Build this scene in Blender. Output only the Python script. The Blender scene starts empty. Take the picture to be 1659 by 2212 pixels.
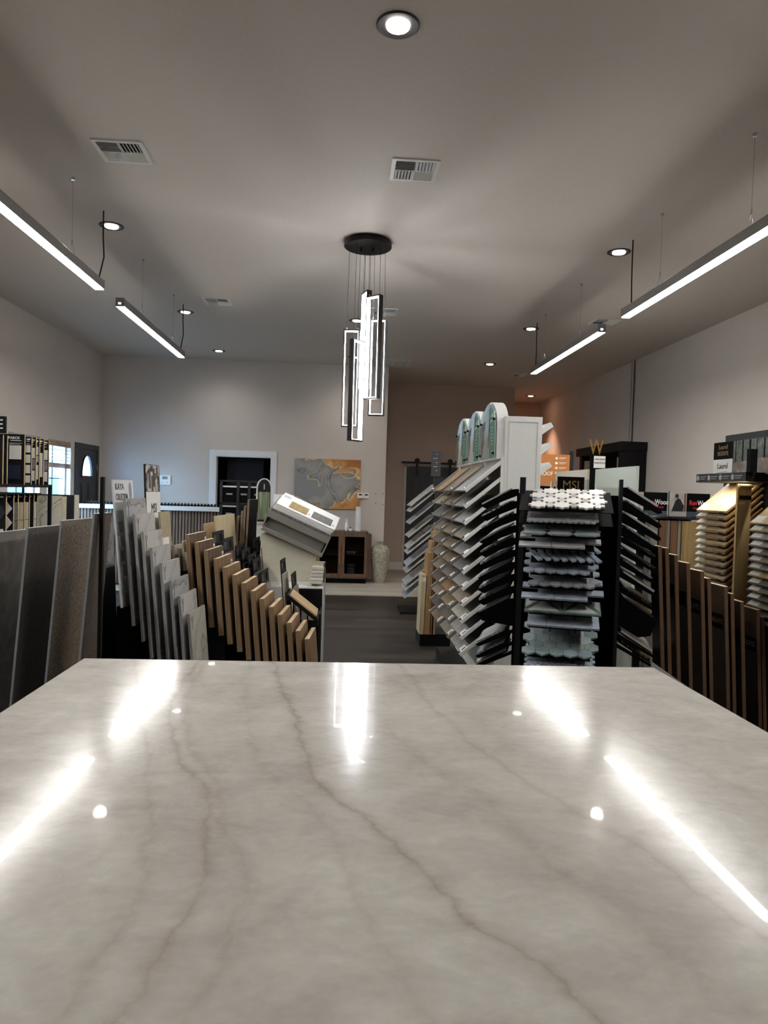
import bpy, bmesh, math, random
from mathutils import Vector, Matrix
random.seed(7)
SC = bpy.context.scene
COL = SC.collection
PI = math.pi
V = Vector
WORLD = {}

# ------------------------------------------------------------------ helpers
def frame(o, X, Y):
    X = V(X).normalized(); Y = V(Y); Z = X.cross(Y).normalized(); Y = Z.cross(X).normalized()
    return Matrix(((X.x, Y.x, Z.x, o[0]), (X.y, Y.y, Z.y, o[1]), (X.z, Y.z, Z.z, o[2]), (0, 0, 0, 1)))

ID = Matrix.Identity(4)

class MB:
    """collects shapes (in the local frame M) and links them as one mesh"""
    def __init__(s, M=ID): s.bm = bmesh.new(); s.M = M; s.cuts = []
    def _v(s, p): return s.bm.verts.new(s.M @ V(p))
    def _f(s, vs, m=0):
        try: f = s.bm.faces.new(vs); f.material_index = m; return f
        except ValueError: return None
    def box(s, x0, x1, y0, y1, z0, z1, m=0, bev=0.0):
        if bev:
            r = bmesh.ops.create_cube(s.bm, size=1)
            vs = r['verts']
            T = Matrix.Translation(((x0+x1)/2, (y0+y1)/2, (z0+z1)/2)) @ Matrix.Diagonal((x1-x0, y1-y0, z1-z0, 1))
            bmesh.ops.transform(s.bm, matrix=T, verts=vs)
            es = list({e for v in vs for e in v.link_edges})
            r2 = bmesh.ops.bevel(s.bm, geom=es, offset=bev, segments=2, profile=.5, affect='EDGES')
            fs = {f for v in r2['verts'] for f in v.link_faces} | set(r2['faces'])
            al = set()
            for f in fs: f.material_index = m
            al = {v for f in fs for v in f.verts}
            bmesh.ops.transform(s.bm, matrix=s.M, verts=list(al))
            return s
        p = [s._v((x, y, z)) for x in (x0, x1) for y in (y0, y1) for z in (z0, z1)]
        for q in ((0, 1, 3, 2), (4, 6, 7, 5), (0, 4, 5, 1), (2, 3, 7, 6), (0, 2, 6, 4), (1, 5, 7, 3)):
            s._f([p[i] for i in q], m)
        return s
    def prism(s, poly, z0, z1, m=0, mtop=None):
        a = [s._v((x, y, z0)) for x, y in poly]; b = [s._v((x, y, z1)) for x, y in poly]
        s._f(a[::-1], m); s._f(b, m if mtop is None else mtop)
        n = len(poly)
        for i in range(n): s._f([a[i], a[(i+1) % n], b[(i+1) % n], b[i]], m)
        return s
    def ring(s, outer, inner, z0, z1, m=0):
        n = len(outer)
        L = [[s._v((x, y, z)) for x, y in P] for P in (outer, inner) for z in (z0, z1)]
        o0, o1, i0, i1 = L
        for k in range(n):
            j = (k+1) % n
            s._f([o0[k], o0[j], o1[j], o1[k]], m); s._f([i0[k], i1[k], i1[j], i0[j]], m)
            s._f([o1[k], o1[j], i1[j], i1[k]], m); s._f([o0[k], i0[k], i0[j], o0[j]], m)
        return s
    def tube(s, pts, r, n=8, m=0):
        pts = [V(p) for p in pts]; rings = []
        for i, p in enumerate(pts):
            d = (pts[min(i+1, len(pts)-1)] - pts[max(i-1, 0)]).normalized()
            a = d.cross(V((0, 0, 1)) if abs(d.z) < .9 else V((1, 0, 0))).normalized(); b = d.cross(a)
            rings.append([s._v(p + a*r*math.cos(2*PI*k/n) + b*r*math.sin(2*PI*k/n)) for k in range(n)])
        for A, B in zip(rings, rings[1:]):
            for k in range(n): s._f([A[k], A[(k+1) % n], B[(k+1) % n], B[k]], m)
        s._f(rings[0][::-1], m); s._f(rings[-1], m)
        return s
    def lathe(s, prof, c=(0, 0, 0), n=32, m=0):
        rings = [[s._v((c[0]+r*math.cos(2*PI*k/n), c[1]+r*math.sin(2*PI*k/n), c[2]+z)) for k in range(n)] for r, z in prof]
        for A, B in zip(rings, rings[1:]):
            for k in range(n): s._f([A[k], A[(k+1) % n], B[(k+1) % n], B[k]], m)
        s._f(rings[0][::-1], m); s._f(rings[-1], m)
        return s
    def build(s, name, mats, parent=None, smooth=False, bevel=0):
        bm = s.bm
        bmesh.ops.recalc_face_normals(bm, faces=bm.faces)
        if parent is None:
            xs = [v.co for v in bm.verts]
            o = V(((min(v.x for v in xs)+max(v.x for v in xs))/2, (min(v.y for v in xs)+max(v.y for v in xs))/2, min(v.z for v in xs)))
        else: o = WORLD[parent.name]
        bmesh.ops.translate(bm, vec=-o, verts=bm.verts)
        me = bpy.data.meshes.new(name); bm.to_mesh(me); bm.free()
        for mt in (mats if isinstance(mats, (list, tuple)) else [mats]): me.materials.append(mt)
        if smooth:
            for p in me.polygons: p.use_smooth = True
            me.set_sharp_from_angle(angle=math.radians(smooth if smooth is not True else 40))
        ob = bpy.data.objects.new(name, me); COL.objects.link(ob)
        if parent is None: ob.location = o
        else: ob.parent = parent
        WORLD[ob.name] = o
        if bevel:
            md = ob.modifiers.new('bevel', 'BEVEL'); md.width = bevel; md.segments = 2; md.limit_method = 'ANGLE'
        return ob

def tag(o, label=None, cat=None, group=None, kind=None):
    if label: o['label'] = label
    if cat: o['category'] = cat
    if group: o['group'] = group
    if kind: o['kind'] = kind
    return o
def thing(name, loc, label, cat, group=None):
    o = bpy.data.objects.new(name, None); COL.objects.link(o); o.location = loc
    o.empty_display_size = .1; WORLD[o.name] = V(loc)
    return tag(o, label, cat, group)
def struct(o): o['kind'] = 'structure'; return o

def lettering(txt, size, M, mat, parent, name='lettering', align='CENTER', depth=.0008, sx=1.0, lab=None, bold=0):
    cu = bpy.data.curves.new('t', 'FONT'); cu.body = txt; cu.size = size; cu.align_x = align; cu.align_y = 'CENTER'; cu.extrude = depth
    cu.resolution_u = 3; cu.offset = bold
    t = bpy.data.objects.new('t', cu); COL.objects.link(t)
    dg = bpy.context.evaluated_depsgraph_get(); dg.update()
    me = bpy.data.meshes.new_from_object(t.evaluated_get(dg)); me.name = name
    bpy.data.objects.remove(t); bpy.data.curves.remove(cu)
    me.transform(Matrix.Translation(-WORLD[parent.name]) @ M @ Matrix.Diagonal((sx, 1, 1, 1)))
    me.materials.clear(); me.materials.append(mat)
    ob = bpy.data.objects.new(name, me); COL.objects.link(ob); ob.parent = parent; WORLD[ob.name] = WORLD[parent.name]
    if lab: ob['label'] = lab
    return ob

# ------------------------------------------------------------------ materials
def lin(c):
    if isinstance(c, str): c = [int(c[i:i+2], 16)/255 for i in (0, 2, 4)]
    return tuple((x/12.92 if x <= .04045 else ((x+.055)/1.055)**2.4) for x in c) + (1,)
def base(name):
    m = bpy.data.materials.new(name); m.use_nodes = True
    return m, m.node_tree, m.node_tree.nodes['Principled BSDF']
def N(nt, t, **k):
    n = nt.nodes.new(t)
    for a, b in k.items(): setattr(n, a, b)
    return n
def plain(name, col, rough=.5, metal=0.0, noise=0.04, nscale=30, bump=0.0, spec=.5, coat=0):
    m, nt, b = base(name)
    tc = N(nt, 'ShaderNodeTexCoord'); nz = N(nt, 'ShaderNodeTexNoise'); nz.inputs['Scale'].default_value = nscale; nz.inputs['Detail'].default_value = 4
    nt.links.new(tc.outputs['Object'], nz.inputs['Vector'])
    c = lin(col); r = N(nt, 'ShaderNodeValToRGB')
    r.color_ramp.elements[0].position = .3; r.color_ramp.elements[1].position = .7
    r.color_ramp.elements[0].color = tuple(max(0, x*(1-noise*2)) for x in c[:3])+(1,)
    r.color_ramp.elements[1].color = tuple(min(1, x*(1+noise*2)) for x in c[:3])+(1,)
    nt.links.new(nz.outputs['Fac'], r.inputs['Fac']); nt.links.new(r.outputs['Color'], b.inputs['Base Color'])
    b.inputs['Roughness'].default_value = rough; b.inputs['Metallic'].default_value = metal
    b.inputs['Specular IOR Level'].default_value = spec; b.inputs['Coat Weight'].default_value = coat
    if bump:
        bp = N(nt, 'ShaderNodeBump'); bp.inputs['Strength'].default_value = bump; bp.inputs['Distance'].default_value = .002
        nt.links.new(nz.outputs['Fac'], bp.inputs['Height']); nt.links.new(bp.outputs['Normal'], b.inputs['Normal'])
    return m
def emis(name, col, s):
    m, nt, b = base(name); b.inputs['Base Color'].default_value = lin(col)
    b.inputs['Emission Color'].default_value = lin(col); b.inputs['Emission Strength'].default_value = s
    return m
def wood(name, c1, c2, stretch=(1, 1, 12), scale=6, rough=.45, c3=None, bump=.15, contrast=(.3, .7)):
    """grain runs along the axis with the SMALLEST stretch factor"""
    m, nt, b = base(name)
    tc = N(nt, 'ShaderNodeTexCoord'); mp = N(nt, 'ShaderNodeMapping'); mp.inputs['Scale'].default_value = stretch
    nz = N(nt, 'ShaderNodeTexNoise'); nz.inputs['Scale'].default_value = scale; nz.inputs['Detail'].default_value = 7; nz.inputs['Distortion'].default_value = .6
    nt.links.new(tc.outputs['Object'], mp.inputs['Vector']); nt.links.new(mp.outputs['Vector'], nz.inputs['Vector'])
    r = N(nt, 'ShaderNodeValToRGB'); r.color_ramp.elements[0].position = contrast[0]; r.color_ramp.elements[1].position = contrast[1]
    r.color_ramp.elements[0].color = lin(c1); r.color_ramp.elements[1].color = lin(c2)
    if c3: e = r.color_ramp.elements.new(.5); e.color = lin(c3)
    nt.links.new(nz.outputs['Fac'], r.inputs['Fac']); nt.links.new(r.outputs['Color'], b.inputs['Base Color'])
    b.inputs['Roughness'].default_value = rough
    bp = N(nt, 'ShaderNodeBump'); bp.inputs['Strength'].default_value = bump; bp.inputs['Distance'].default_value = .001
    nt.links.new(nz.outputs['Fac'], bp.inputs['Height']); nt.links.new(bp.outputs['Normal'], b.inputs['Normal'])
    return m
def marble(name, c1, c2, vein, scale=4, rough=.25, vw=.02):
    m, nt, b = base(name)
    tc = N(nt, 'ShaderNodeTexCoord'); nz = N(nt, 'ShaderNodeTexNoise'); nz.inputs['Scale'].default_value = scale; nz.inputs['Detail'].default_value = 8; nz.inputs['Distortion'].default_value = 1.2
    nt.links.new(tc.outputs['Object'], nz.inputs['Vector'])
    r = N(nt, 'ShaderNodeValToRGB'); E = r.color_ramp.elements
    E[0].position = .25; E[0].color = lin(c1); E[1].position = .8; E[1].color = lin(c2)
    for p, c in ((.5-vw, c2), (.5, vein), (.5+vw, c1)): e = E.new(p); e.color = lin(c)
    nt.links.new(nz.outputs['Fac'], r.inputs['Fac']); nt.links.new(r.outputs['Color'], b.inputs['Base Color']); b.inputs['Roughness'].default_value = rough
    return m
def islands(name, cols, rough=.35, mott=.12):
    """mosaic stone: each chip its own tone, mottled"""
    m, nt, b = base(name)
    g = N(nt, 'ShaderNodeNewGeometry'); r = N(nt, 'ShaderNodeValToRGB'); E = r.color_ramp.elements
    while len(E) < len(cols): E.new(.5)
    for i, c in enumerate(cols): E[i].position = i/max(1, len(cols)-1); E[i].color = lin(c)
    nt.links.new(g.outputs['Random Per Island'], r.inputs['Fac'])
    tc = N(nt, 'ShaderNodeTexCoord'); nz = N(nt, 'ShaderNodeTexNoise'); nz.inputs['Scale'].default_value = 28; nz.inputs['Detail'].default_value = 6; nz.inputs['Distortion'].default_value = 1
    nt.links.new(tc.outputs['Object'], nz.inputs['Vector'])
    mr = N(nt, 'ShaderNodeMapRange'); mr.inputs[1].default_value = .3; mr.inputs[2].default_value = .7; mr.inputs[3].default_value = 1-mott; mr.inputs[4].default_value = 1+mott
    nt.links.new(nz.outputs['Fac'], mr.inputs[0])
    vm = N(nt, 'ShaderNodeVectorMath', operation='SCALE'); nt.links.new(r.outputs['Color'], vm.inputs[0]); nt.links.new(mr.outputs[0], vm.inputs['Scale'])
    nt.links.new(vm.outputs[0], b.inputs['Base Color']); b.inputs['Roughness'].default_value = rough
    return m
def glassy(name, tint='FFFFFF', refl=.25):
    m = bpy.data.materials.new(name); m.use_nodes = True; nt = m.node_tree; nt.nodes.clear()
    o = N(nt, 'ShaderNodeOutputMaterial'); t = N(nt, 'ShaderNodeBsdfTransparent'); g = N(nt, 'ShaderNodeBsdfGlossy'); x = N(nt, 'ShaderNodeMixShader'); lw = N(nt, 'ShaderNodeLayerWeight')
    t.inputs['Color'].default_value = lin(tint); g.inputs['Roughness'].default_value = .05; lw.inputs['Blend'].default_value = .12
    mm = N(nt, 'ShaderNodeMath', operation='MULTIPLY'); mm.inputs[1].default_value = refl; nt.links.new(lw.outputs['Facing'], mm.inputs[0]); nt.links.new(mm.outputs[0], x.inputs[0]); nt.links.new(t.outputs[0], x.inputs[1]); nt.links.new(g.outputs[0], x.inputs[2]); nt.links.new(x.outputs[0], o.inputs[0])
    return m

BLACK = plain('black_steel', '0A0A0C', .5, nscale=60, spec=.25)
BLACKM = plain('black_matte', '070708', .8, spec=.1)
NAVY = plain('dark_navy_panel', '0B0E15', .6, spec=.25)
CARD = plain('black_card', '101115', .55, spec=.25)
CHAR = plain('charcoal', '1E2023', .5, spec=.3)
WHITE = plain('white_laminate', 'DCDDDC', .4, noise=.01)
WHITEP = plain('white_paint', 'D6D8DA', .5, noise=.01)
CREAM = plain('cream_card', 'D9D2C0', .6, noise=.02)
PAPER = plain('white_card', 'E4E3DF', .55, noise=.01)
GREYB = plain('grey_enamel', '9A9A94', .4, noise=.01)
BEIGEP = plain('beige_enamel', 'C8C4B4', .5, noise=.02)
ALU = plain('brushed_aluminium', '7E7C7A', .35, metal=.6, noise=.03)
CHROME = plain('chrome', 'C8C8C8', .15, metal=1, noise=0)
BRONZE = plain('dark_bronze', '2A2624', .5, spec=.3)
GOLD = plain('brushed_gold', 'B08A4E', .3, metal=.8)
INK = plain('black_ink', '18181A', .6)
INKW = plain('white_ink', 'E8E8E8', .6)
GREYINK = plain('grey_ink', '8D8F92', .6)
RED = plain('red_ink', 'D2241E', .6)
GOLDINK = plain('gold_ink', '8C6F42', .5, metal=.3)
ORANGE = plain('orange_board', 'B9763A', .6, noise=.02)
PINE = wood('ply_edge', 'A58D6C', 'C9B592', (14, 1, 1), 5, .55)
PLYV = wood('ply_side', '7C664C', 'A48C6C', (30, 30, 1.2), 3, .55)
KRAFT = plain('kraft_edge', '9C8562', .7)
GLASS = glassy('clear_glass')
DGLASS = glassy('smoked_glass', 'C8C6C4', .12)
ACRYL = glassy('clear_acrylic', 'E9EEEE', .35)

FROST = bpy.data.materials.new('frosted_pane'); FROST.use_nodes = True; _n = FROST.node_tree; _n.nodes.clear()
_t = N(_n, 'ShaderNodeBsdfTranslucent'); _t.inputs['Color'].default_value = (.8, .88, 1, 1); _o = N(_n, 'ShaderNodeOutputMaterial'); _n.links.new(_t.outputs[0], _o.inputs[0])
# ------------------------------------------------------------------ camera
def camera():
    y, p, r = [math.radians(a) for a in (3.4, 1.61, 1.75)]
    f = V((math.sin(y)*math.cos(p), math.cos(y)*math.cos(p), -math.sin(p)))
    rt = V((math.cos(y), -math.sin(y), 0)); up = rt.cross(f)
    R = rt*math.cos(r)+up*math.sin(r); U = -rt*math.sin(r)+up*math.cos(r)
    cd = bpy.data.cameras.new('camera'); c = bpy.data.objects.new('camera', cd); COL.objects.link(c)
    cd.sensor_fit = 'HORIZONTAL'; cd.sensor_width = 36; cd.lens = 36*1540/1659; cd.clip_start = .05; cd.clip_end = 200
    c.matrix_world = Matrix(((R.x, U.x, -f.x, 0), (R.y, U.y, -f.y, 0), (R.z, U.z, -f.z, 1.5), (0, 0, 0, 1)))
    SC.camera = c
camera()

# ------------------------------------------------------------------ setting
H = 3.6; XL, XR = -3.97, 4.36; YB = 12.0; YN = -5.0
WALLM = plain('wall_paint', 'C2BAB3', .75, noise=.012, nscale=3)
CEILM = plain('ceiling_paint', 'C4BBB2', .8, noise=.012, nscale=40, bump=.25)
def slab(name, x0, x1, y0, y1, z0, z1, m): return struct(MB().box(x0, x1, y0, y1, z0, z1).build(name, m))

def floor_mat(name, c1, c2, c3, pw, scale, rough, off):
    m, nt, b = base(name)
    tc = N(nt, 'ShaderNodeTexCoord'); br = N(nt, 'ShaderNodeTexBrick')
    br.inputs['Scale'].default_value = 1; br.inputs['Brick Width'].default_value = 1.22; br.inputs['Row Height'].default_value = pw; br.inputs['Mortar Size'].default_value = .0015
    br.inputs['Color1'].default_value = (0, 0, 0, 1); br.inputs['Color2'].default_value = (1, 1, 1, 1); br.inputs['Mortar'].default_value = (.4, .4, .4, 1); br.offset = off
    nt.links.new(tc.outputs['Object'], br.inputs['Vector'])
    mp = N(nt, 'ShaderNodeMapping'); mp.inputs['Scale'].default_value = (.7, 11, 1); nt.links.new(tc.outputs['Object'], mp.inputs['Vector'])
    nz = N(nt, 'ShaderNodeTexNoise'); nz.inputs['Scale'].default_value = scale; nz.inputs['Detail'].default_value = 6; nt.links.new(mp.outputs[0], nz.inputs['Vector'])
    mx = N(nt, 'ShaderNodeMix', data_type='FLOAT'); mx.inputs[0].default_value = .35
    nt.links.new(nz.outputs['Fac'], mx.inputs[2]); nt.links.new(br.outputs['Color'], mx.inputs[3])
    r = N(nt, 'ShaderNodeValToRGB'); E = r.color_ramp.elements; E[0].position = .2; E[1].position = .75; E[0].color = lin(c1); E[1].color = lin(c3); e = E.new(.48); e.color = lin(c2)
    nt.links.new(mx.outputs[0], r.inputs['Fac']); nt.links.new(r.outputs['Color'], b.inputs['Base Color']); b.inputs['Roughness'].default_value = rough
    return m
DARKF = floor_mat('dark_plank_floor', '0F0D0A', '1E1915', '3E362E', .18, 1.1, .42, .5)
LIGHTF = floor_mat('pale_plank_floor', '8F8676', 'A79F90', 'B9B1A2', .2, 1.2, .4, .37)
slab('floor', XL-.2, XR+.2, YN, 10.2, -.1, 0, DARKF)
slab('floor', XL-.2, XR+.2, 10.2, 16.2, -.1, 0.001, LIGHTF)
slab('trim_1', -1.7, XR, 10.185, 10.225, 0, .006, plain('floor_transition', '857D70', .5))
slab('ceiling', XL-.2, XR+.2, YN, 16.2, H, H+.1, CEILM)
# left wall with two windows and a door opening
WY = [(8.72, 9.62), (9.86, 10.68)]; WZ = (1.02, 2.08)
DY = (10.87, 11.82); DZ = 2.05
mb = MB()
ys = [YN] + [v for w in WY for v in w] + list(DY) + [YB+.2]
for i in range(0, len(ys), 2): mb.box(XL-.16, XL, ys[i], ys[i+1], 0, H)
for a, b in WY: mb.box(XL-.16, XL, a, b, 0, WZ[0]); mb.box(XL-.16, XL, a, b, WZ[1], H)
mb.box(XL-.16, XL, DY[0], DY[1], DZ, H)
struct(mb.build('wall_left', WALLM))
# right wall, back wall (with doorway), jog, recessed wall with door opening, alcove
slab('wall_right', XR, XR+.15, YN, 16.2, 0, H, WALLM)
DX = (-2.11, -1.19)
mb = MB()
mb.box(XL-.16, DX[0], YB, YB+.14, 0, H); mb.box(DX[1], .72, YB, YB+.14, 0, H); mb.box(DX[0], DX[1], YB, YB+.14, 2.02, H)
mb.box(.58, .72, YB+.14, 13.77, 0, H)
struct(mb.build('wall_back', WALLM))
WALL2 = plain('recess_wall_paint', 'B9A598', .75, noise=.012, nscale=3)
mb = MB(); mb.box(.58, 1.30, 13.77, 13.9, 0, H); mb.box(1.30, 2.2, 13.77, 13.9, 2.02, H); mb.box(2.2, 3.3, 13.77, 13.9, 0, H); mb.box(3.2, 3.3, 13.9, 15.8, 0, H)
struct(mb.build('wall_recess', WALL2))
slab('wall_alcove', 3.2, XR, 15.8, 15.9, 0, H, WALL2)
slab('wall_front', XL-.16, XR+.15, YN-.1, YN, 0, H, WALLM)
TRIM = plain('trim_paint', 'CFCAC3', .5, noise=.01)
slab('baseboard_recess', .722, 1.19, 13.75, 13.769, 0, .15, TRIM)
slab('baseboard_back', -1.08, .72, YB-.018, YB-.001, 0, .14, TRIM)
slab('baseboard_jog', .721, .74, YB, 13.75, 0, .15, TRIM)
slab('baseboard_right', XR-.018, XR-.001, 3, 15.8, 0, .14, TRIM)
slab('baseboard_left', XL+.001, XL+.018, 1, 10.8, 0, .14, TRIM)
# casing of the back doorway and the dark room behind
mb = MB()
mb.box(DX[0]-.1, DX[0], YB-.025, YB-.001, 0, 2.115); mb.box(DX[1], DX[1]+.085, YB-.025, YB-.001, 0, 2.115); mb.box(DX[0], DX[1], YB-.025, YB-.001, 2.02, 2.115)
mb.box(DX[0], DX[0]+.015, YB-.02, YB+.14, 0, 2.02); mb.box(DX[1]-.015, DX[1], YB-.02, YB+.14, 0, 2.02); mb.box(DX[0], DX[1], YB-.02, YB+.14, 2.005, 2.02)
struct(mb.build('trim_2', WHITEP))
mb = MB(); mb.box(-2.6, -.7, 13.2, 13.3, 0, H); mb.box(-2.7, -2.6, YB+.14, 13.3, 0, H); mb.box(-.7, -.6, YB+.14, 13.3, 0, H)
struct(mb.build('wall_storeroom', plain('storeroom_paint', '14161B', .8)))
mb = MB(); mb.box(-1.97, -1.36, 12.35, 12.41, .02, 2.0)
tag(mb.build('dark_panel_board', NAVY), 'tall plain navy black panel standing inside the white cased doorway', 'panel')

# windows
SKYV = plain('window_frame_white', 'D8DCE0', .5, noise=0)
for i, (a, b) in enumerate(WY):
    w = bpy.data.objects.new('window_%d' % (i+1), None); COL.objects.link(w); w.location = (XL, (a+b)/2, WZ[0]); WORLD[w.name] = V(w.location); w['kind'] = 'structure'
    f = MB(frame((XL-.1, (a+b)/2, (WZ[0]+WZ[1])/2), (0, 1, 0), (0, 0, 1)))
    hw, hh = (b-a)/2, (WZ[1]-WZ[0])/2
    for s in (-1, 1): f.box(s*hw-(.04 if s > 0 else 0), s*hw+(.04 if s < 0 else 0), -hh, hh, -.03, .03); f.box(-hw+.04, hw-.04, s*hh-(.04 if s > 0 else 0), s*hh+(.04 if s < 0 else 0), -.03, .03)
    f.build('window_frame', SKYV, w)
    g = MB(frame((XL-.1, (a+b)/2, (WZ[0]+WZ[1])/2), (0, 1, 0), (0, 0, 1)))
    g.box(-.006, .006, -hh, hh, -.006, .006)
    for q in (-.25, 0, .25): g.box(-hw, hw, q*hh*2-.006, q*hh*2+.006, -.006, .006)
    g.build('grille', CHAR, w)
    MB().box(XL-.104, XL-.1, a+.04, b-.04, WZ[0]+.04, WZ[1]-.04).build('pane', GLASS, w)
    MB().box(XL-.1, XL+.03, a-.02, b+.02, WZ[0]-.03, WZ[0]).build('window_sill', WHITEP, w)
    # raised wooden blind
    BL = wood('blind_wood_%d' % i, '8A6A4E', 'B08F70', (1, .3, 8), 6, .5)
    t = thing('window_blind', (XL-.03, (a+b)/2, 1.7), ['half raised brown wooden blind in the window behind the black tile cards', 'half raised brown wooden blind in the window beside the black door'][i], 'blind', 'wooden window blinds')
    MB().box(XL-.045, XL-.005, a+.01, b-.01, 2.0, 2.07).build('headrail', BL, t)
    for q in range(4):
        M = Matrix.Translation((XL-.025, (a+b)/2, 1.955-q*.048)) @ Matrix.Rotation(.25, 4, 'Y')
        MB(M).box(-.022, .022, -(b-a)/2+.015, (b-a)/2-.015, -.0015, .0015).build('slat', BL, t)
    mb = MB()
    for q in range(6): mb.box(XL-.05, XL-.004, a+.012, b-.012, 1.70+q*.011, 1.708+q*.011)
    mb.build('slat_stack', BL, t)
# white cloth curtain piece beside the right window
# outdoors: pale building and pavement seen through the windows
OUT = plain('outdoor_wall', '4A5154', .8, noise=.05, nscale=2); OUT2 = plain('outdoor_teal', '2F4C50', .8)
b_ = thing('neighbour_building', (-9.5, 12, -.1), 'pale building seen outside through the windows of the left wall', 'building')
MB().box(-10.5, -9.5, 4, 34, -.1, 1.72).build('lower_wall', OUT2, b_); MB().box(-10.5, -9.6, 4, 34, 1.72, 3.0).build('upper_wall', OUT, b_)
struct(MB().box(-30, XL-.17, -10, 40, -.15, -.1).build('ground_outside', plain('pavement', '8A8A86', .9)))

# black front door on the left wall
DOORM = plain('black_door_paint', '14161C', .4)
d = bpy.data.objects.new('door_1', None); COL.objects.link(d); d.location = (XL, 11.345, 0); WORLD[d.name] = V(d.location); d['kind'] = 'structure'
MF = frame((XL-.02, 11.345, 0), (0, 1, 0), (0, 0, 1))   # X along +y, Y up, Z towards +x
mb = MB(MF)
W2 = .43
arch = [(.21*math.cos(PI*k/24), 1.61+.31*math.sin(PI*k/24)) for k in range(25)]
# leaf built as border pieces round the arched light
mb.box(-W2, W2, 0.01, 1.61, -.02, .02); mb.box(-W2, -.21, 1.61, 2.02, -.02, .02); mb.box(.21, W2, 1.61, 2.02, -.02, .02); mb.box(-.21, .21, 1.92, 2.02, -.02, .02)
mb.prism([(-.21, 1.92)] + [p for p in arch[::-1] if p[0] < -1e-6] + [(0, 1.92)], -.02, .02); mb.prism([(.21, 1.92), (0, 1.92)] + [p for p in arch[::-1] if p[0] > 1e-6], -.02, .02)
for sx in (-.24, .05):       # raised panels
    mb.box(sx, sx+.19, .2, 1.50, .02, .028, bev=.004); mb.box(sx+.03, sx+.16, .25, 1.45, .028, .034)
mb.build('door_leaf', DOORM, d)
g = MB(MF); g.prism([(x*1.0, y) for x, y in arch], -.003, .003); g.build('pane', FROST, d)
g = MB(MF); g.ring([(x*1.1, 1.60+(y-1.61)*1.08) for x, y in arch], arch, .02, .032); g.box(-.23, .23, 1.58, 1.61, .02, .035); g.build('pane_frame', DOORM, d)
mb = MB(MF); mb.box(-.52, -W2-.01, 0, 2.10, -.03, .03); mb.box(W2+.01, .52, 0, 2.10, -.03, .03); mb.box(-W2-.01, W2+.01, 2.018, 2.10, -.03, .03); mb.build('door_frame', DOORM, d)
for z in (.3, 1.0, 1.75): MB(MF).box(.42, .44, z-.05, z+.05, .02, .035).build('hinge', CHROME, d)

# black barn door on the recessed wall
d = bpy.data.objects.new('door_2', None); COL.objects.link(d); d.location = (1.72, 13.7, 0); WORLD[d.name] = V(d.location); d['kind'] = 'structure'
mb = MB()
for k in range(8): mb.box(1.235+k*.122, 1.235+k*.122+.118, 13.68, 13.72, .02, 2.0)
mb.box(1.235, 2.209, 13.69, 13.715, .02, 2.0)
mb.build('door_leaf', plain('barn_door_black', '0E0F12', .5), d)
mb = MB(); mb.box(1.12, 2.35, 13.66, 13.675, 2.06, 2.10)
for x in (1.2, 1.75, 2.3): mb.tube([(x, 13.675, 2.08), (x, 13.769, 2.08)], .012)
mb.build('rail', BLACK, d)
for x in (1.42, 2.06):
    mb = MB(frame((x, 13.655, 2.12), (1, 0, 0), (0, 0, 1))); mb.box(-.022, .022, -.3, 0, -.012, -.004)
    mb.prism([(.05*math.cos(2*PI*k/20), .05*math.sin(2*PI*k/20)) for k in range(20)], -.012, .008); mb.build('roller_hanger', BLACK, d)
struct(MB().box(1.19, 1.232, 13.74, 13.768, 0, 2.0).build('trim_3', TRIM))
slab('wall_behind_barn_door', 1.2, 2.3, 13.92, 13.95, 0, 2.2, WALL2)

# ------------------------------------------------------------------ ceiling fittings
TUBE = emis('lamp_diffuser', 'FFFDF8', 25.0)
def linear_light(x, y0, y1, wires, cord, label):
    t = thing('pendant_light_bar', (x, (y0+y1)/2, 2.99), label, 'ceiling light', 'long suspended light bars')
    mb = MB(); mb.box(x-.034, x+.034, y0, y1, 2.995, 3.062, bev=.003); mb.build('housing', ALU, t)
    MB().box(x-.031, x+.031, y0+.004, y1-.004, 2.988, 2.996).build('diffuser', TUBE, t)
    for s, yy in ((-1, y0), (1, y1)):
        c = MB().box(x-.035, x+.035, yy-.003 if s > 0 else yy-.002, yy+.002 if s > 0 else yy+.003, 2.99, 3.064).build('end_cap', CHAR, t)
        if s < 0: MB().box(x-.014, x+.012, yy-.004, yy-.002, 3.005, 3.025).build('sticker', PAPER, t)
    for w in wires:
        mb = MB(); mb.tube([(x, w, H-.012), (x, w, 3.15)], .0018, 6); mb.tube([(x, w, 3.155), (x-.02, w, 3.062)], .0015, 5); mb.tube([(x, w, 3.155), (x+.02, w, 3.062)], .0015, 5)
        mb.tube([(x, w, 3.145), (x, w, 3.175)], .005, 6)
        wi = mb.build('suspension_wire', CHROME, t)
        MB().lathe([(.012, 0), (.012, .018), (.008, .02)], (x, w, H-.02), 12).build('ceiling_mount', CHROME, t)
    if cord:
        mb = MB(); mb.tube([(x+.012, cord, H), (x+.012, cord, 3.42), (x+.018, cord+.01, 3.25), (x+.006, cord-.03, 3.12), (x, cord-.05, 3.062)], .0055, 8)
        mb.build('power_cord', BLACK, t)
linear_light(-1.91, 3.45, 5.66, (3.98, 5.09), 5.68, 'long white light bar hanging at the upper left, nearer one of the left row')
linear_light(-1.91, 6.16, 8.46, (6.82, 8.03), 8.44, 'shorter looking light bar hanging at left beyond the nearer one')
linear_light(2.28, 3.50, 5.78, (3.98, 5.15), 5.71, 'long white light bar hanging at the upper right, nearer one of the right row')
linear_light(2.28, 6.31, 8.60, (6.92, 8.15), 8.56, 'light bar hanging at right above the white sample tower, farther one')
linear_light(-1.91, .7, 2.95, (1.2, 2.4), None, 'light bar of the left row overhead behind the viewpoint')
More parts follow.
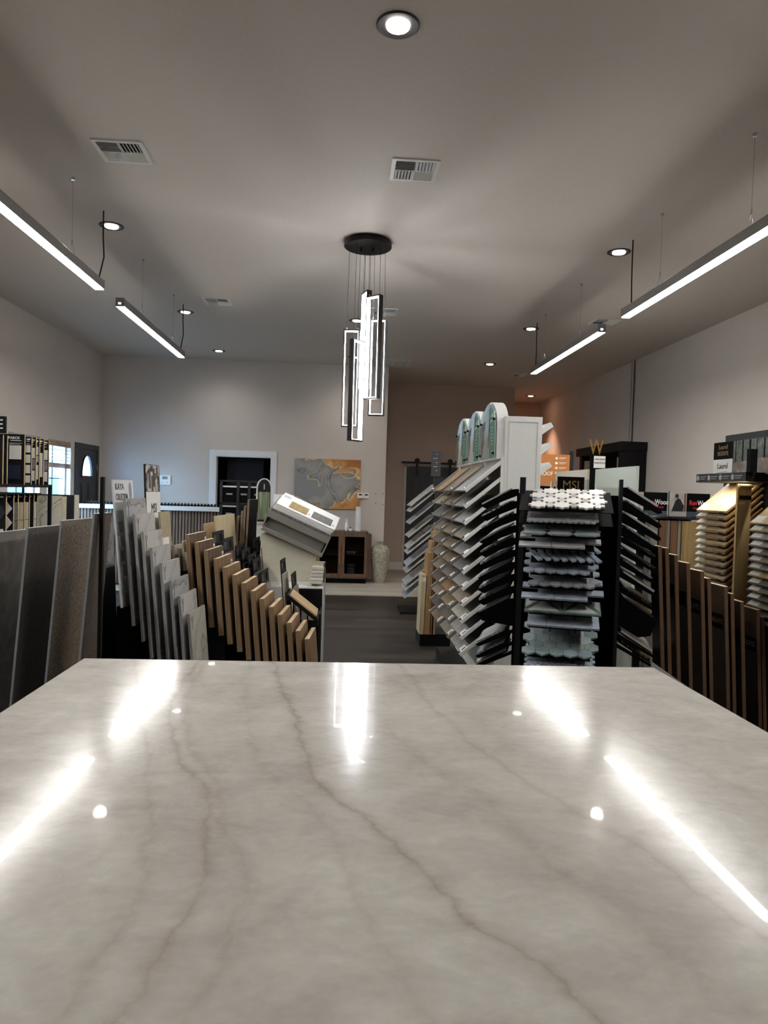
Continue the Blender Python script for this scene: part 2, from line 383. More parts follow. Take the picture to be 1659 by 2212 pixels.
linear_light(2.28, .7, 2.95, (1.2, 2.4), None, 'light bar of the right row overhead behind the viewpoint')

DLE = emis('downlight_lens', 'FFF6EC', 14.0)
DLW = emis('downlight_warm_lens', 'FFC8A0', 14.0)
dls = [(.19, 3.26, 'recessed round downlight in dark trim at the very top of the picture'),
       (-1.94, 6.0, 'dark rimmed downlight at left beside the black cord of the nearer light bar'),
       (2.29, 6.0, 'dark rimmed downlight at right beside the black cord of the nearer light bar'),
       (-1.95, 8.8, 'small downlight at left beside the far end of the second light bar'),
       (2.30, 8.87, 'small downlight at right above the far light bar'),
       (-1.96, 11.2, 'small downlight near the back wall at left, over the doorway side'),
       (2.30, 11.36, 'small downlight near the recess in the right half of the ceiling'),
       (.12, 8.85, 'downlight seen just left of the hanging frames, nearer one'),
       (.125, 11.25, 'downlight seen through the lower hanging frames near the back wall'),
       (3.87, 14.75, 'warm downlight in the alcove behind the white sample tower')]
for i, (x, y, lb) in enumerate(dls):
    t = thing('recessed_downlight', (x, y, H-.006), lb, 'downlight', 'round recessed downlights')
    M = Matrix.Translation((x, y, H)) @ Matrix.Rotation(PI, 4, 'X')
    MB(M).lathe([(.098, 0), (.098, .003), (.092, .007), (.062, .0075), (.055, .004)], n=40).build('trim_ring', BRONZE, t, smooth=30)
    MB(M).lathe([(.052, .0078), (.052, .0105), (.03, .012), (.001, .0125)], n=32).build('lens', DLW if i == 9 else DLE, t, smooth=True)
    ld = bpy.data.lights.new('downlight_beam', 'SPOT'); ld.energy = 70 if i == 9 else 9 if y > 11 else 14; ld.spot_size = math.radians(80 if i == 9 else 150); ld.spot_blend = 1; ld.shadow_soft_size = .05
    ld.color = (1, .93, .86) if i < 9 else (1, .55, .36)
    lo = bpy.data.objects.new('downlight_beam', ld); COL.objects.link(lo); lo.location = (x, y, H-.03)

VENTM = plain('vent_enamel', 'CFCDC9', .45, noise=.01); VDARK = plain('duct_dark', '151515', .8)
def vent(x0, x1, y0, y1, label, grille=False):
    t = thing('ceiling_vent', ((x0+x1)/2, (y0+y1)/2, H-.01), label, 'vent', 'ceiling air vents')
    M = frame(((x0+x1)/2, (y0+y1)/2, H), (1, 0, 0), (0, -1, 0)); w, h = (x1-x0)/2, (y1-y0)/2
    mb = MB(M); k = .026
    mb.box(-w, -w+k, -h, h, 0, .008); mb.box(w-k, w, -h, h, 0, .008); mb.box(-w+k, w-k, -h, -h+k, 0, .008); mb.box(-w+k, w-k, h-k, h, 0, .008)
    mb.build('vent_frame', VENTM, t)
    MB(M).box(-w+.005, w-.005, -h+.005, h-.005, 0.0005, .0015).build('duct_opening', VDARK, t)
    mb = MB(M); iw, ih = w-k, h-k
    if grille:
        for q in range(1, 5): xx = -iw+2*iw*q/5; mb.box(xx-.006, xx+.006, -ih, ih, .001, .008)
        for q in range(16): yy = -ih+2*ih*(q+.5)/16; mb.box(-iw, iw, yy-.004, yy+.003, .002, .005)
    else:
        mb.box(-.004, .004, -ih, ih, .001, .008); mb.box(-iw, iw, -.004, .004, .001, .008)
        def sl(cx, cy, lx, ly, along, tilt):
            for q in range(6):
                if along == 'x': L = M @ Matrix.Translation((cx, cy-ly+2*ly*(q+.5)/6, .007)) @ Matrix.Rotation(tilt, 4, 'X'); a = (-lx, lx, -.009, .009)
                else: L = M @ Matrix.Translation((cx-lx+2*lx*(q+.5)/6, cy, .007)) @ Matrix.Rotation(tilt, 4, 'Y'); a = (-.009, .009, -ly, ly)
                k_ = MB(L); k_.box(a[0], a[1], a[2], a[3], -.0006, .0006)
                me = bpy.data.meshes.new('x'); k_.bm.to_mesh(me); mb.bm.from_mesh(me); bpy.data.meshes.remove(me); k_.bm.free()
        sl(-iw/2, ih/2, iw/2, ih/2, 'x', .8); sl(iw/2, ih/2, iw/2, ih/2, 'y', -.7)
        sl(-iw/2, -ih/2, iw/2, ih/2, 'y', .7); sl(iw/2, -ih/2, iw/2, ih/2, 'x', -.55)
    mb.build('louvres', VENTM, t)
vent(-1.60, -1.29, 4.51, 4.81, 'square white air vent at the upper left of the ceiling')
vent(.255, .56, 4.53, 4.84, 'square white air vent in the middle above the hanging lamp')
vent(-1.62, -1.32, 8.08, 8.40, 'small looking white air vent between the far left light bar and the lamp')
vent(.28, .58, 8.2, 8.52, 'white air vent seen just right of the hanging lamp frames')
vent(2.9, 3.21, 8.2, 8.5, 'white air vent between the two right light bars near the wall')
vent(2.88, 3.12, 12.1, 12.4, 'tiny white air vent beyond the far end of the right light bar')
vent(.60, 1.03, 11.34, 11.82, 'wide five cell return air grille behind the hanging lamp', True)

# chandelier: round canopy with five upright rectangular light frames
LED = emis('led_diffuser', 'FAFCFF', 3.2); LEDC = emis('led_line', 'FAFCFF', 45.0)
t = thing('frame_chandelier', (.156, 6.05, 1.92), 'hanging lamp of five upright black rectangular light frames under a round black canopy', 'chandelier')
MB(Matrix.Translation((.156, 6.05, H)) @ Matrix.Rotation(PI, 4, 'X')).lathe([(.185, 0), (.2, .02), (.2, .05), (.195, .055), (.001, .055)], n=64).build('canopy', BLACK, t, smooth=40)
frames = [(.043, 6.06, -.1, 2.04, 2.857), (.092, 5.95, .85, 1.915, 2.75), (.158, 6.14, 1.88, 2.365, 3.2), (.222, 5.97, -.75, 2.27, 3.125), (.27, 6.12, -.2, 2.148, 2.968)]
for cx, cy, yaw, z0, z1 in frames:
    hw = .068 if abs(yaw) < .5 else .075; D = .022; T = .011
    M = frame((cx, cy, (z0+z1)/2), (math.cos(yaw), math.sin(yaw), 0), (0, 0, 1)); hh = (z1-z0)/2
    def rect(a, b): return [(-a, -b), (a, -b), (a, b), (-a, b)]
    f = MB(M).ring(rect(hw, hh), rect(hw-T, hh-T), -D, D).build('light_frame', BLACK, t)
    MB(M).ring(rect(hw-T+.0005, hh-T+.0005), rect(hw-T-.004, hh-T-.004), -D+.003, D+.001).build('led_strip', LED, f)
    MB(M).ring(rect(hw-T-.0042, hh-T-.0042), rect(hw-T-.0055, hh-T-.0055), -.003, .003).build('led_line', LEDC, f)
    mb = MB()
    for s in (-1, 1):
        p = M @ V((s*(hw-.02), hh, 0))
        MB().tube([(p.x, p.y, p.z), (p.x+(.156-p.x)*.06, p.y, H-.055)], .0016, 6).build('suspension_cable', CHAR, f)
        MB().tube([(p.x, p.y, p.z), (p.x, p.y, p.z+.018)], .005, 8).build('cable_gripper', CHROME, f)
mb = MB()
for x in (.1, .2): mb.tube([(x, 6.05, H-.055), (x, 6.05, H-.09)], .008, 8)
mb.build('canopy_studs', BLACK, t)

# ------------------------------------------------------------------ counter
def counter_mat():
    m, nt, b = base('polished_quartzite'); L = nt.links.new
    tc = N(nt, 'ShaderNodeNewGeometry'); sp = N(nt, 'ShaderNodeSeparateXYZ'); L(tc.outputs['Position'], sp.inputs[0])
    def nz(scale, det, st=(1, 1, 1), dist=0):
        mp = N(nt, 'ShaderNodeMapping'); mp.inputs['Scale'].default_value = st; L(tc.outputs['Position'], mp.inputs['Vector'])
        n = N(nt, 'ShaderNodeTexNoise'); n.inputs['Scale'].default_value = scale; n.inputs['Detail'].default_value = det; n.inputs['Distortion'].default_value = dist; n.inputs['Roughness'].default_value = .62
        L(mp.outputs[0], n.inputs['Vector']); return n.outputs['Fac']
    def mth(op, a, b_=None, c=None):
        n = N(nt, 'ShaderNodeMath', operation=op)
        for i, v in enumerate((a, b_, c)):
            if v is None: continue
            if isinstance(v, (int, float)): n.inputs[i].default_value = v
            else: L(v, n.inputs[i])
        return n.outputs[0]
    big = nz(3, 5, (.8, 1, 1), .8); mid = nz(13, 9, (.85, 1.2, 1), .8); fine = nz(80, 8, (.8, 1.2, 1))
    f = mth('ADD', mth('MULTIPLY', big, .45), mth('ADD', mth('MULTIPLY', mid, .37), mth('MULTIPLY', fine, .18)))
    r = N(nt, 'ShaderNodeValToRGB'); E = r.color_ramp.elements; E[0].position = .36; E[0].color = lin('B0AAA3'); E[1].position = .64; E[1].color = lin('DAD6D0')
    e = E.new(.47); e.color = lin('C1BCB5'); e = E.new(.54); e.color = lin('CAC6BF'); L(f, r.inputs['Fac'])
    wob = mth('SUBTRACT', nz(7, 6), .5); wob2 = mth('SUBTRACT', nz(28, 4), .5)
    tot = None
    veins = [([(1.4, -.13), (1.1, -.07), (.947, -.049), (.798, -.011), (.709, .033), (.621, .076), (.54, .111), (.506, .142), (.3, .2)], .0045, .85),
             ([(1.4, .0), (.987, .081), (.84, .132), (.73, .175), (.613, .199), (.563, .234), (.504, .253), (.3, .33)], .011, .4),
             ([(1.4, -.26), (1.08, -.246), (.878, -.191), (.761, -.133), (.689, -.124), (.572, -.109), (.463, -.122), (.3, -.14)], .0045, .7),
             ([(1.4, -.25), (.978, -.205), (.784, -.127), (.689, -.102), (.606, -.073), (.503, -.069), (.446, -.086), (.3, -.1)], .006, .45),
             ([(1.4, .12), (.828, .219), (.753, .255), (.645, .3), (.3, .4)], .004, .45),
             ([(1.4, .3), (.96, .422), (.756, .482), (.5, .56)], .006, .3),
             ([(1.4, -.4), (.862, -.229), (.688, -.177), (.542, -.155), (.3, -.2)], .004, .4),
             ([(1.2, -.15), (.88, -.093), (.709, -.009), (.606, .018), (.3, .1)], .005, .3),
             ([(1.4, .18), (1.0, .22), (.8, .3), (.6, .36), (.4, .47)], .02, .22)]
    for pts, w, s in veins:
        fc = N(nt, 'ShaderNodeFloatCurve'); cm = fc.mapping; c = cm.curves[0]
        P = sorted([(y/1.5, x+.5) for y, x in pts])
        c.points[0].location = P[0]; c.points[1].location = P[-1]
        for p in P[1:-1]: c.points.new(*p)
        cm.update(); L(mth('DIVIDE', sp.outputs['Y'], 1.5), fc.inputs['Value'])
        d = mth('ABSOLUTE', mth('SUBTRACT', mth('ADD', sp.outputs['X'], mth('ADD', mth('MULTIPLY', wob, .05), mth('MULTIPLY', wob2, .012))), mth('SUBTRACT', fc.outputs[0], .5)))
        g = mth('MULTIPLY', mth('POWER', 2.718, mth('MULTIPLY', mth('DIVIDE', d, w*1.5), -1)), s*.55)
        tot = g if tot is None else mth('MAXIMUM', tot, g)
    tot = mth('MULTIPLY', tot, mth('MINIMUM', mth('MULTIPLY', nz(9, 3), 1.7), 1.0))
    mx = N(nt, 'ShaderNodeMix', data_type='RGBA'); L(tot, mx.inputs[0]); L(r.outputs['Color'], mx.inputs[6]); mx.inputs[7].default_value = lin('7A5F4C')
    # pale hairline veining
    hv = mth('ABSOLUTE', mth('SUBTRACT', nz(5, 8, (1.3, .7, 1), 1.5), .5)); hm = mth('MULTIPLY', mth('SUBTRACT', 1, mth('MINIMUM', mth('MULTIPLY', hv, 60), 1)), .08)
    m2 = N(nt, 'ShaderNodeMix', data_type='RGBA'); L(hm, m2.inputs[0]); L(mx.outputs[2], m2.inputs[6]); m2.inputs[7].default_value = lin('E0DBD4')
    L(m2.outputs[2], b.inputs['Base Color'])
    rr = mth('ADD', mth('MULTIPLY', nz(40, 4), .08), .11); L(rr, b.inputs['Roughness'])
    b.inputs['Specular IOR Level'].default_value = .06
    b.inputs['Coat Weight'].default_value = .16; b.inputs['Coat Roughness'].default_value = .022
    return m
QUARTZ = counter_mat()
t = thing('stone_counter', (.075, .5, 0), 'pale beige polished stone slab counter with brown veins filling the foreground', 'counter')
MB().box(-.485, .635, -.45, 1.387, 1.135, 1.165, bev=.003).build('countertop', QUARTZ, t)
MB().box(-.43, .58, -.4, 1.33, 0, 1.135).build('cabinet_base', plain('counter_base', '3A3836', .6), t)
# ================================================================== displays
ORD = ['first', 'second', 'third', 'fourth', 'fifth', 'sixth', 'seventh', 'eighth', 'ninth', 'tenth', 'eleventh', 'twelfth', 'thirteenth', 'fourteenth', 'fifteenth']
def leanf(p, lean, yaw=.066):      # board frame, origin at the top near back corner, X away from the camera, Y up, Z towards +x
    return frame(p, (yaw, 1, 0), (-lean, 0, 1))
def stairs(mb, pts, y0, y1, drop=.0):
    """black stepped body under a row of boards; pts = (x, z) of each board foot, from the high side to the low side"""
    poly = [(pts[0][0]-.035, 0), (pts[0][0]-.035, pts[0][1]-.0)]
    for i, (x, z) in enumerate(pts):
        x1 = pts[i+1][0]-.012 if i+1 < len(pts) else x+.05
        poly += [(x-.035 if i == 0 else x-.012, z), (x1, z)]
    poly += [(poly[-1][0], 0)]
    out = []
    for p in poly:
        if not out or (abs(out[-1][0]-p[0])+abs(out[-1][1]-p[1])) > 1e-4: out.append(p)
    M = frame((0, y1, 0), (1, 0, 0), (0, 0, 1))      # Z towards -y
    k = MB(M); k.prism(out, 0, y1-y0); me = bpy.data.meshes.new('x'); k.bm.to_mesh(me); mb.bm.from_mesh(me); bpy.data.meshes.remove(me); k.bm.free()

MARB = [marble('marble_face_a', 'C4C3C1', 'B6B5B4', '9A9BA0', 2.4, vw=.012), marble('marble_face_b', 'C9C7C3', 'BDBBB7', 'A9A6A2', 1.5, vw=.01), marble('marble_face_c', 'B4B5B7', 'A2A4A8', '7E8186', 4), marble('marble_face_d', 'C2C0B8', 'B5B2AA', '98948C', 2.4, vw=.01)]
TILEG = plain('tile_body_grey', '9B9B9C', .5, noise=.03)
STONE = [plain('slab_back_taupe', '7A746C', .6, noise=.12, nscale=18, bump=.3), plain('slab_back_brown', '4E453D', .6, noise=.15, nscale=60, bump=.5),
         plain('slab_back_speckle', '75695B', .5, noise=.3, nscale=110, bump=.7), plain('slab_back_dark', '51483F', .6, noise=.2, nscale=80, bump=.5)]
SLABEDGE = plain('slab_cut_edge', '8E9096', .5, noise=.02)

# ---- big slabs at the far left, their rack opens towards the left wall
t = thing('slab_rack', (-1.15, 3.15, 0), 'low black floor rack carrying four big upright brown grey slabs at left', 'display rack')
mb = MB(); mb.box(-1.62, -.905, 2.95, 3.33, 0, .14); mb.build('rack_base', BLACK, t)
for i, (x, z) in enumerate([(-1.385, 1.292), (-1.245, 1.315), (-1.115, 1.348), (-.989, 1.379)]):
    M = frame((x, 2.9, z), (.066, 1, 0), (.08, 0, 1)); Hh = (z-.14)*1.003
    s = thing('slab_sample', (x, 3.1, .14), ['plain taupe slab with streaks, leftmost of the four big slabs', 'very dark brown big slab second from the left', 'speckled brown rough slab third from the left', 'dark brown slab behind the thin black post, tallest of the four big ones'][i], 'slab', 'big upright stone slabs')
    MB(M).box(0, .43 if i < 3 else .17, -Hh, 0, 0, .009).build('slab_core', SLABEDGE, s)
    MB(M).box(.002, .428 if i < 3 else .168, -Hh+.002, -.002, .009, .0105).build('slab_face', STONE[i], s)

s = thing('framed_tile', (-1.2, 3.6, .6), 'small framed marble tile right of the thin black post', 'tile board')
M = leanf((-1.19, 3.56, 1.335), .05); MB(M).box(0, .2, -.26, 0, -.01, 0).build('frame_board', ALU, s); MB(M).box(.012, .188, -.248, -.012, 0, .002).build('tile_face', MARB[2], s)
MB(M).box(.0, .2, -.9, -.26, -.01, 0).build('support_panel', NAVY, s)
# ---- tile waterfall rack with the collection card
t = thing('tile_rack', (-.9, 3.8, 0), 'black stepped floor rack of grey marble look tiles with a thin upright post', 'display rack')
KB = [(-1.094, 1.519), (-1.039, 1.431), (-.992, 1.357), (-.951, 1.275), (-.909, 1.199), (-.861, 1.127), (-.814, 1.044), (-.771, .971), (-.725, .887)]
mb = MB(); stairs(mb, [(x+.057, z-.612) for x, z in KB], 3.5, 3.80); mb.build('stepped_body', BLACKM, t)
MB().box(-.972, -.958, 2.93, 2.95, 0, 1.526).build('post', BLACK, t)
MB().box(-.972, -.958, 2.95, 3.9, 0, .03).build('foot_bar', BLACK, t)
KBN = ['header', 'grey streaked', 'pale grey', 'white with one grey vein', 'grey clouded', 'silver veined', 'dark blue grey streaked', 'white soft', 'lowest and nearest white']
for i, (x, z) in enumerate(KB):
    M = leanf((x, 3.45, z), .093)
    if i == 0:
        s = thing('tile_board', (x, 3.6, z-.61), 'white KAYA COLLECTION header board with small grey tile chips down its edge', 'tile board', 'marble look tile boards')
        MB(M).box(0, .26, -.612, 0, 0, .008).build('board', WHITEP, s)
        q = M @ Matrix.Translation((.02, -.035, .0085))
        lettering('KAYA', .045, q, INK, s, align='LEFT', sx=.95); lettering('COLLECTION', .045, M @ Matrix.Translation((.02, -.085, .0085)), INK, s, align='LEFT', sx=.56)
        MB(M).prism([(.215+.017*math.cos(a*PI/8), -.055+.045*math.sin(a*PI/8)) for a in range(16)], .008, .0095).build('leaf_mark', GREYINK, s)
        for q in range(6): MB(M).box(.018, .075, -.2-q*.07-.055, -.2-q*.07, .008, .013+.004*(q % 2)).build('tile_chip', [TILEG, MARB[2], plain('chip_taupe', '8D8A83', .5)][q % 3], s)
    else:
        s = thing('tile_board', (x, 3.6, z-.61), '%s tile sample, %s below the KAYA header card' % (KBN[i], ORD[i-1]), 'tile board', 'marble look tile boards')
        MB(M).box(0, .28, -.61, 0, 0, .011).build('board', TILEG, s)
        MB(M).box(.001, .279, -.608, -.001, .011, .013).build('tile_face', MARB[[2, 0, 1, 0, 0, 2, 1, 3][i-1]], s)
        mb = MB(M); 
        for a, b in (((.018, -.02), (.032, -.045)), ((.05, -.02), (.032, -.045)), ((.032, -.045), (.028, -.085))):
            d = V(b)-V(a); n = V((-d.y, d.x)).normalized()*.0022
            mb.prism([(a[0]+n.x, a[1]+n.y), (a[0]-n.x, a[1]-n.y), (b[0]-n.x, b[1]-n.y), (b[0]+n.x, b[1]+n.y)], .013, .0135)
        mb.build('printed_mark', INK, s)
# navy panel behind
tag(MB().box(-1.12, -.60, 3.815, 3.83, 0, 1.05).build('divider_panel', NAVY), 'dark navy upright panel behind the marble look tile boards', 'panel')

BEI = [plain('tile_beige_a', 'B9B09C', .45, noise=.05), plain('tile_beige_b', 'C9BFAC', .45, noise=.05), plain('tile_beige_c', 'B7B1A6', .45, noise=.04), plain('tile_tan', 'A79A7C', .45, noise=.05), plain('tile_greige', 'A5A29C', .45, noise=.04)]
t = thing('tile_rack', (-.9, 4.0, 0), 'second black stepped rack of beige tiles behind the marble look boards', 'display rack')
R2 = [(-1.015, 1.321, .2, 4), (-.974, 1.357, .17, 3), (-.924, 1.161, .28, 1), (-.898, 1.179, .28, 1), (-.868, 1.165, .2, 2), (-.848, 1.205, .28, 1), (-.83, 1.146, .2, 2)]
mb = MB(); mb.box(-1.12, -.70, 3.86, 4.14, 0, .72); mb.build('stepped_body', BLACKM, t)
for i, (x, z, L, m) in enumerate(R2):
    Hh = z-.72; M = leanf((x, 3.85, z), .093)
    s = thing('tile_board', (x, 3.9, .72), ['grey tile standing just behind the MSI card', 'tall tan tile right of the MSI card', 'cream tile behind the marble look boards, left one', 'cream peach tile at the middle of the beige tiles', 'pale greige narrow tile among the beige ones', 'cream tile nearest the first wooden board', 'small greige tile in front of the cream ones'][i], 'tile board', 'beige tile boards')
    MB(M).box(0, L, -Hh, 0, 0, .009).build('board', BEI[2], s); MB(M).box(.001, L-.001, -Hh, -.001, .009, .0105).build('tile_face', BEI[m], s)
    if i == 1: MB(M).box(.01, .12, -.2, -.14, .0105, .0115).build('sticker', PAPER, s)
# MSI card
M = leanf((-1.047, 3.85, 1.61), .05)
s = thing('brand_card', (-1.04, 3.95, 1.1), 'tall card with a black and white marble bathroom photo over white MSI print', 'sign')
MB(M).box(0, .235, -.50, 0, -.008, 0).build('card_back', BLACK, s); MB(M).box(.004, .232, -.50, -.148, 0, .001).build('white_panel', PAPER, s)
PHOTO = marble('bw_photo', 'D8D4CE', '8E8A86', '1B1A1A', 9, vw=.06)
MB(M).box(.004, .232, -.146, -.002, 0, .001).build('photo_panel', PHOTO, s)
for a, b, c, d_ in ((.05, .08, -.13, -.03), (.12, .15, -.12, -.02), (.17, .2, -.05, -.012), (.09, .12, -.145, -.06)): MB(M).box(a, b, c, d_, .001, .0015).build('photo_detail', plain('photo_dark', '3A3634', .6), s)
lettering('MSI', .075, M @ Matrix.Translation((.12, -.24, .0015)), INK, s, sx=.8)
MB(M).box(.07, .17, -.298, -.295, .001, .0015).build('rule_line', GREYINK, s)
M = leanf((-1.085, 3.9, 1.37), .05)
s = tag(MB(M).box(0, .22, -.45, 0, -.006, .001).build('photo_card', PHOTO), 'dark picture card half hidden between the KAYA and MSI cards', 'sign')

# ---- wood board waterfall rack
FACE = [wood('plank_face_a', '3A281B', '6A4E35', (8, 8, .8), 5), wood('plank_face_b', '5A4330', '8A6C4B', (8, 8, .8), 5), wood('plank_face_c', '6E573C', '97795A', (8, 8, .8), 5)]
WB = [(-.818, 1.243), (-.769, 1.204), (-.720, 1.163), (-.668, 1.12), (-.621, 1.075), (-.569, 1.036), (-.521, .994), (-.470, .953), (-.423, .912), (-.373, .870), (-.326, .829), (-.276, .787), (-.228, .745), (-.178, .702)]
t = thing('plank_rack', (-.5, 4.0, 0), 'black stepped floor rack holding a row of thick wooden sample boards', 'display rack')
mb = MB(); stairs(mb, [(x+.039, z-.412) for x, z in WB], 3.86, 3.96); mb.build('stepped_body', BLACKM, t)
for i, (x, z) in enumerate(WB):
    M = leanf((x, 3.8, z), .093)
    s = thing('wood_board', (x, 3.95, z-.41), 'thick wooden flooring board with pale ply edges, %s from the left of the stepped row' % ORD[i], 'wood board', 'thick ply edged wood boards')
    MB(M).box(0, .33, -.41, -.0015, 0, .0225).build('ply_core', PLYV, s)
    MB(M).box(0, .33, -.0015, 0, 0, .0225).build('top_edge', PINE, s)
    mb = MB(M)
    for q in (.006, .0105, .016): mb.box(-.0006, 0, -.41, 0, q-.0006, q+.0006)
    mb.build('ply_lines', plain('ply_glue_line', '6E4E32', .7) if i == 0 else bpy.data.materials['ply_glue_line'], s)
    MB(M).box(0, .33, -.41, 0, .0225, .0265).build('plank_face', FACE[0 if i < 3 else 1 if i < 8 else 2], s)
    if i < 4:
        MB(M).box(.285, .318, -.115, -.03, .0265, .0272).build('sticker', PAPER, s)
        mb = MB(M)
        for q in range(4): mb.box(.292, .311, -.052-q*.016, -.044-q*.016, .0272, .0276)
        mb.build('sticker_print', INK, s)

# ---- black headed sample cards behind the wood boards
line = lambda x: .87-.83*(x+.8)
SW = [plain('swatch_grey', '7C7B78', .7, noise=.15, nscale=70), wood('swatch_stripe', '6F6E69', 'B1AEA5', (40, 40, 1), 6), wood('swatch_brown', '4B3B33', '7D685B', (20, 20, 1), 5), plain('swatch_taupe', '8B7E70', .7, noise=.12, nscale=90), plain('swatch_dark', '3B3C3F', .7, noise=.2, nscale=70), plain('swatch_ivory', 'A9A695', .7, noise=.1, nscale=90), wood('swatch_mauve', '54423C', '7C6259', (20, 20, 1), 5)]
t = thing('sample_rack', (-.5, 4.85, 0), 'black stepped rack holding black headed flooring sample cards behind the wood boards', 'display rack')
mb = MB(); stairs(mb, [(-.86+.05*k, line(-.86+.05*k)) for k in range(13)], 4.38, 4.86); mb.build('stepped_body', BLACKM, t)
mb = MB(); stairs(mb, [(-.86+.05*k, line(-.86+.05*k)) for k in range(5)], 4.86, 5.3); mb.build('stepped_body', BLACKM, t)
CD = [(-.775, 1.226, 4.34, 4, 'upper left one beside the beige plank'), (-.715, 1.186, 4.34, 2, 'over a brown striped sample at left'), (-.738, 1.225, 5.0, 1, 'over a silver striped sample, highest in the middle'),
      (-.675, 1.127, 4.6, 0, 'below the silver striped sample'), (-.638, 1.098, 4.6, 4, 'in the middle of the descending row'), (-.596, 1.065, 4.6, 4, 'just right of the middle of the descending row'), (-.564, 1.036, 4.6, 0, 'over a ridged grey sample'),
      (-.511, .961, 4.6, 1, 'over a pale striped sample near the beige pedestal'), (-.617, 1.146, 5.0, 4, 'high one left of the pedestal'), (-.589, 1.118, 5.0, 4, 'high one second from the pedestal'), (-.553, 1.083, 5.0, 3, 'over a taupe carpet touching the pedestal side'),
      (-.37, 1.06, 4.4, 5, 'standing alone tall in front of the pedestal over an ivory sample'), (-.352, .948, 4.42, 6, 'lower one in front of the pedestal over a mauve sample'), (-.303, .972, 4.44, 3, 'right hand one in front of the pedestal')]
for i, (x, z, y, m, lb) in enumerate(CD):
    L = .28 if i < 11 else .2
    Hh = z-line(x+.03)+.01; M = leanf((x, y, z), .09)
    s = thing('sample_card', (x, y+.1, z-Hh), 'black headed sample card '+lb, 'sample card', 'black headed sample cards')
    MB(M).box(0, L, -Hh, 0, 0, .005).build('card', CARD, s)
    MB(M).box(.004, L-.004, -Hh+.01, -.088, .005, .016).build('swatch', SW[m], s)
    mb = MB(M)
    for q in range(4): mb.box(.03, .03+.045-.006*(q % 2), -.03-.011*q, -.026-.011*q, .005, .0056)
    mb.build('card_print', GREYINK, s)
    MB(M).prism([(L*.68+.026*math.cos(PI*2*k/12)*(1+.3*(k % 2)), -.042+.026*math.sin(PI*2*k/12)) for k in range(12)], .005, .0058).build('round_emblem', BLACKM, s)
    MB(M).tube([(L*.82, -.022, .006), (L*.82, -.022, .010)], .005, 10).build('hanging_stud', CHROME, s)
OAK = wood('pale_oak_face', 'B09F7E', 'CBBB9A', (6, 6, .7), 4)
for (x, z, y, L, lb) in ((-.79, 1.318, 4.45, .55, 'large pale oak board standing behind the black headed cards'), (-.85, 1.27, 4.45, .3, 'smaller pale oak board left of the large one')):
    Hh = z-line(x+.03)+.01; M = leanf((x, y, z), .09)
    s = thing('oak_board', (x, y+.2, z-Hh), lb, 'wood board'); MB(M).box(0, L, -Hh, 0, 0, .01).build('ply_core', PINE, s); MB(M).box(0, L, -Hh, 0, .01, .012).build('plank_face', OAK, s)
DKW = wood('dark_walnut', '3A302A', '5C4F45', (10, 10, .8), 5)
for i, (x, z, L) in enumerate([(-.724, 1.301, .2), (-.697, 1.337, .25), (-.678, 1.373, .25), (-.654, 1.419, .3)]):
    Hh = z-line(x+.03)+.01; M = leanf((x, 5.0, z), -.03)
    s = thing('walnut_board', (x, 5.1, z-Hh), ['shortest', 'second shortest', 'second tallest', 'tallest'][i]+' dark brown board standing left of the arched sign', 'wood board', 'dark upright boards by the arched sign')
    MB(M).box(0, L, -Hh, 0, 0, .014).build('plank_core', plain('walnut_edge', '7A6A59', .6) if i == 0 else bpy.data.materials['walnut_edge'], s); MB(M).box(0.002, L, -Hh, 0, .014, .016).build('plank_face', DKW if i < 3 else BLACKM, s)

# ---- pedestal with tilted tray of carpet books
t = thing('carpet_book_pedestal', (-.35, 5.0, 0), 'beige metal pedestal with a steeply tilted grey tray for carpet books', 'display stand')
MB().box(-.60, -.108, 4.88, 5.42, 0, .835, bev=.004).build('base_cabinet', WHITE, t)
MF = frame((0, 5.0, 0), (1, 0, 0), (0, 0, 1))
MB(MF).prism([(-.565, .835), (-.20, .835), (-.178, 1.05), (-.50, 1.20), (-.555, 1.18)], -.35, 0).build('column', BEIGEP, t)
MB(MF).prism([(-.61, .835), (-.19, .835), (-.19, .853), (-.61, .853)], -.38, .02).build('column_foot', WHITE, t)
Y_ = (0, .96, .26)
MT = frame((-.487, 4.93, 1.355), (.918, 0, -.397), Y_)
TL = .445
mb = MB(MT); mb.box(-.01, TL+.01, -.01, .40, -.015, 0)
mb.box(-.01, TL+.01, -.012, -.002, -.05, .0); mb.box(-.01, TL+.01, .39, .40, -.15, .0); mb.box(-.01, 0, -.01, .4, -.13, 0); mb.box(TL, TL+.01, -.01, .4, -.15, 0)
mb.box(-.0, TL, -.012, 0, -.155, -.13); mb.box(-.01, TL+.01, -.01, .4, -.158, -.15); mb.box(.01, TL-.01, .03, .04, -.15, -.02)
mb.build('tray', GREYB, t)
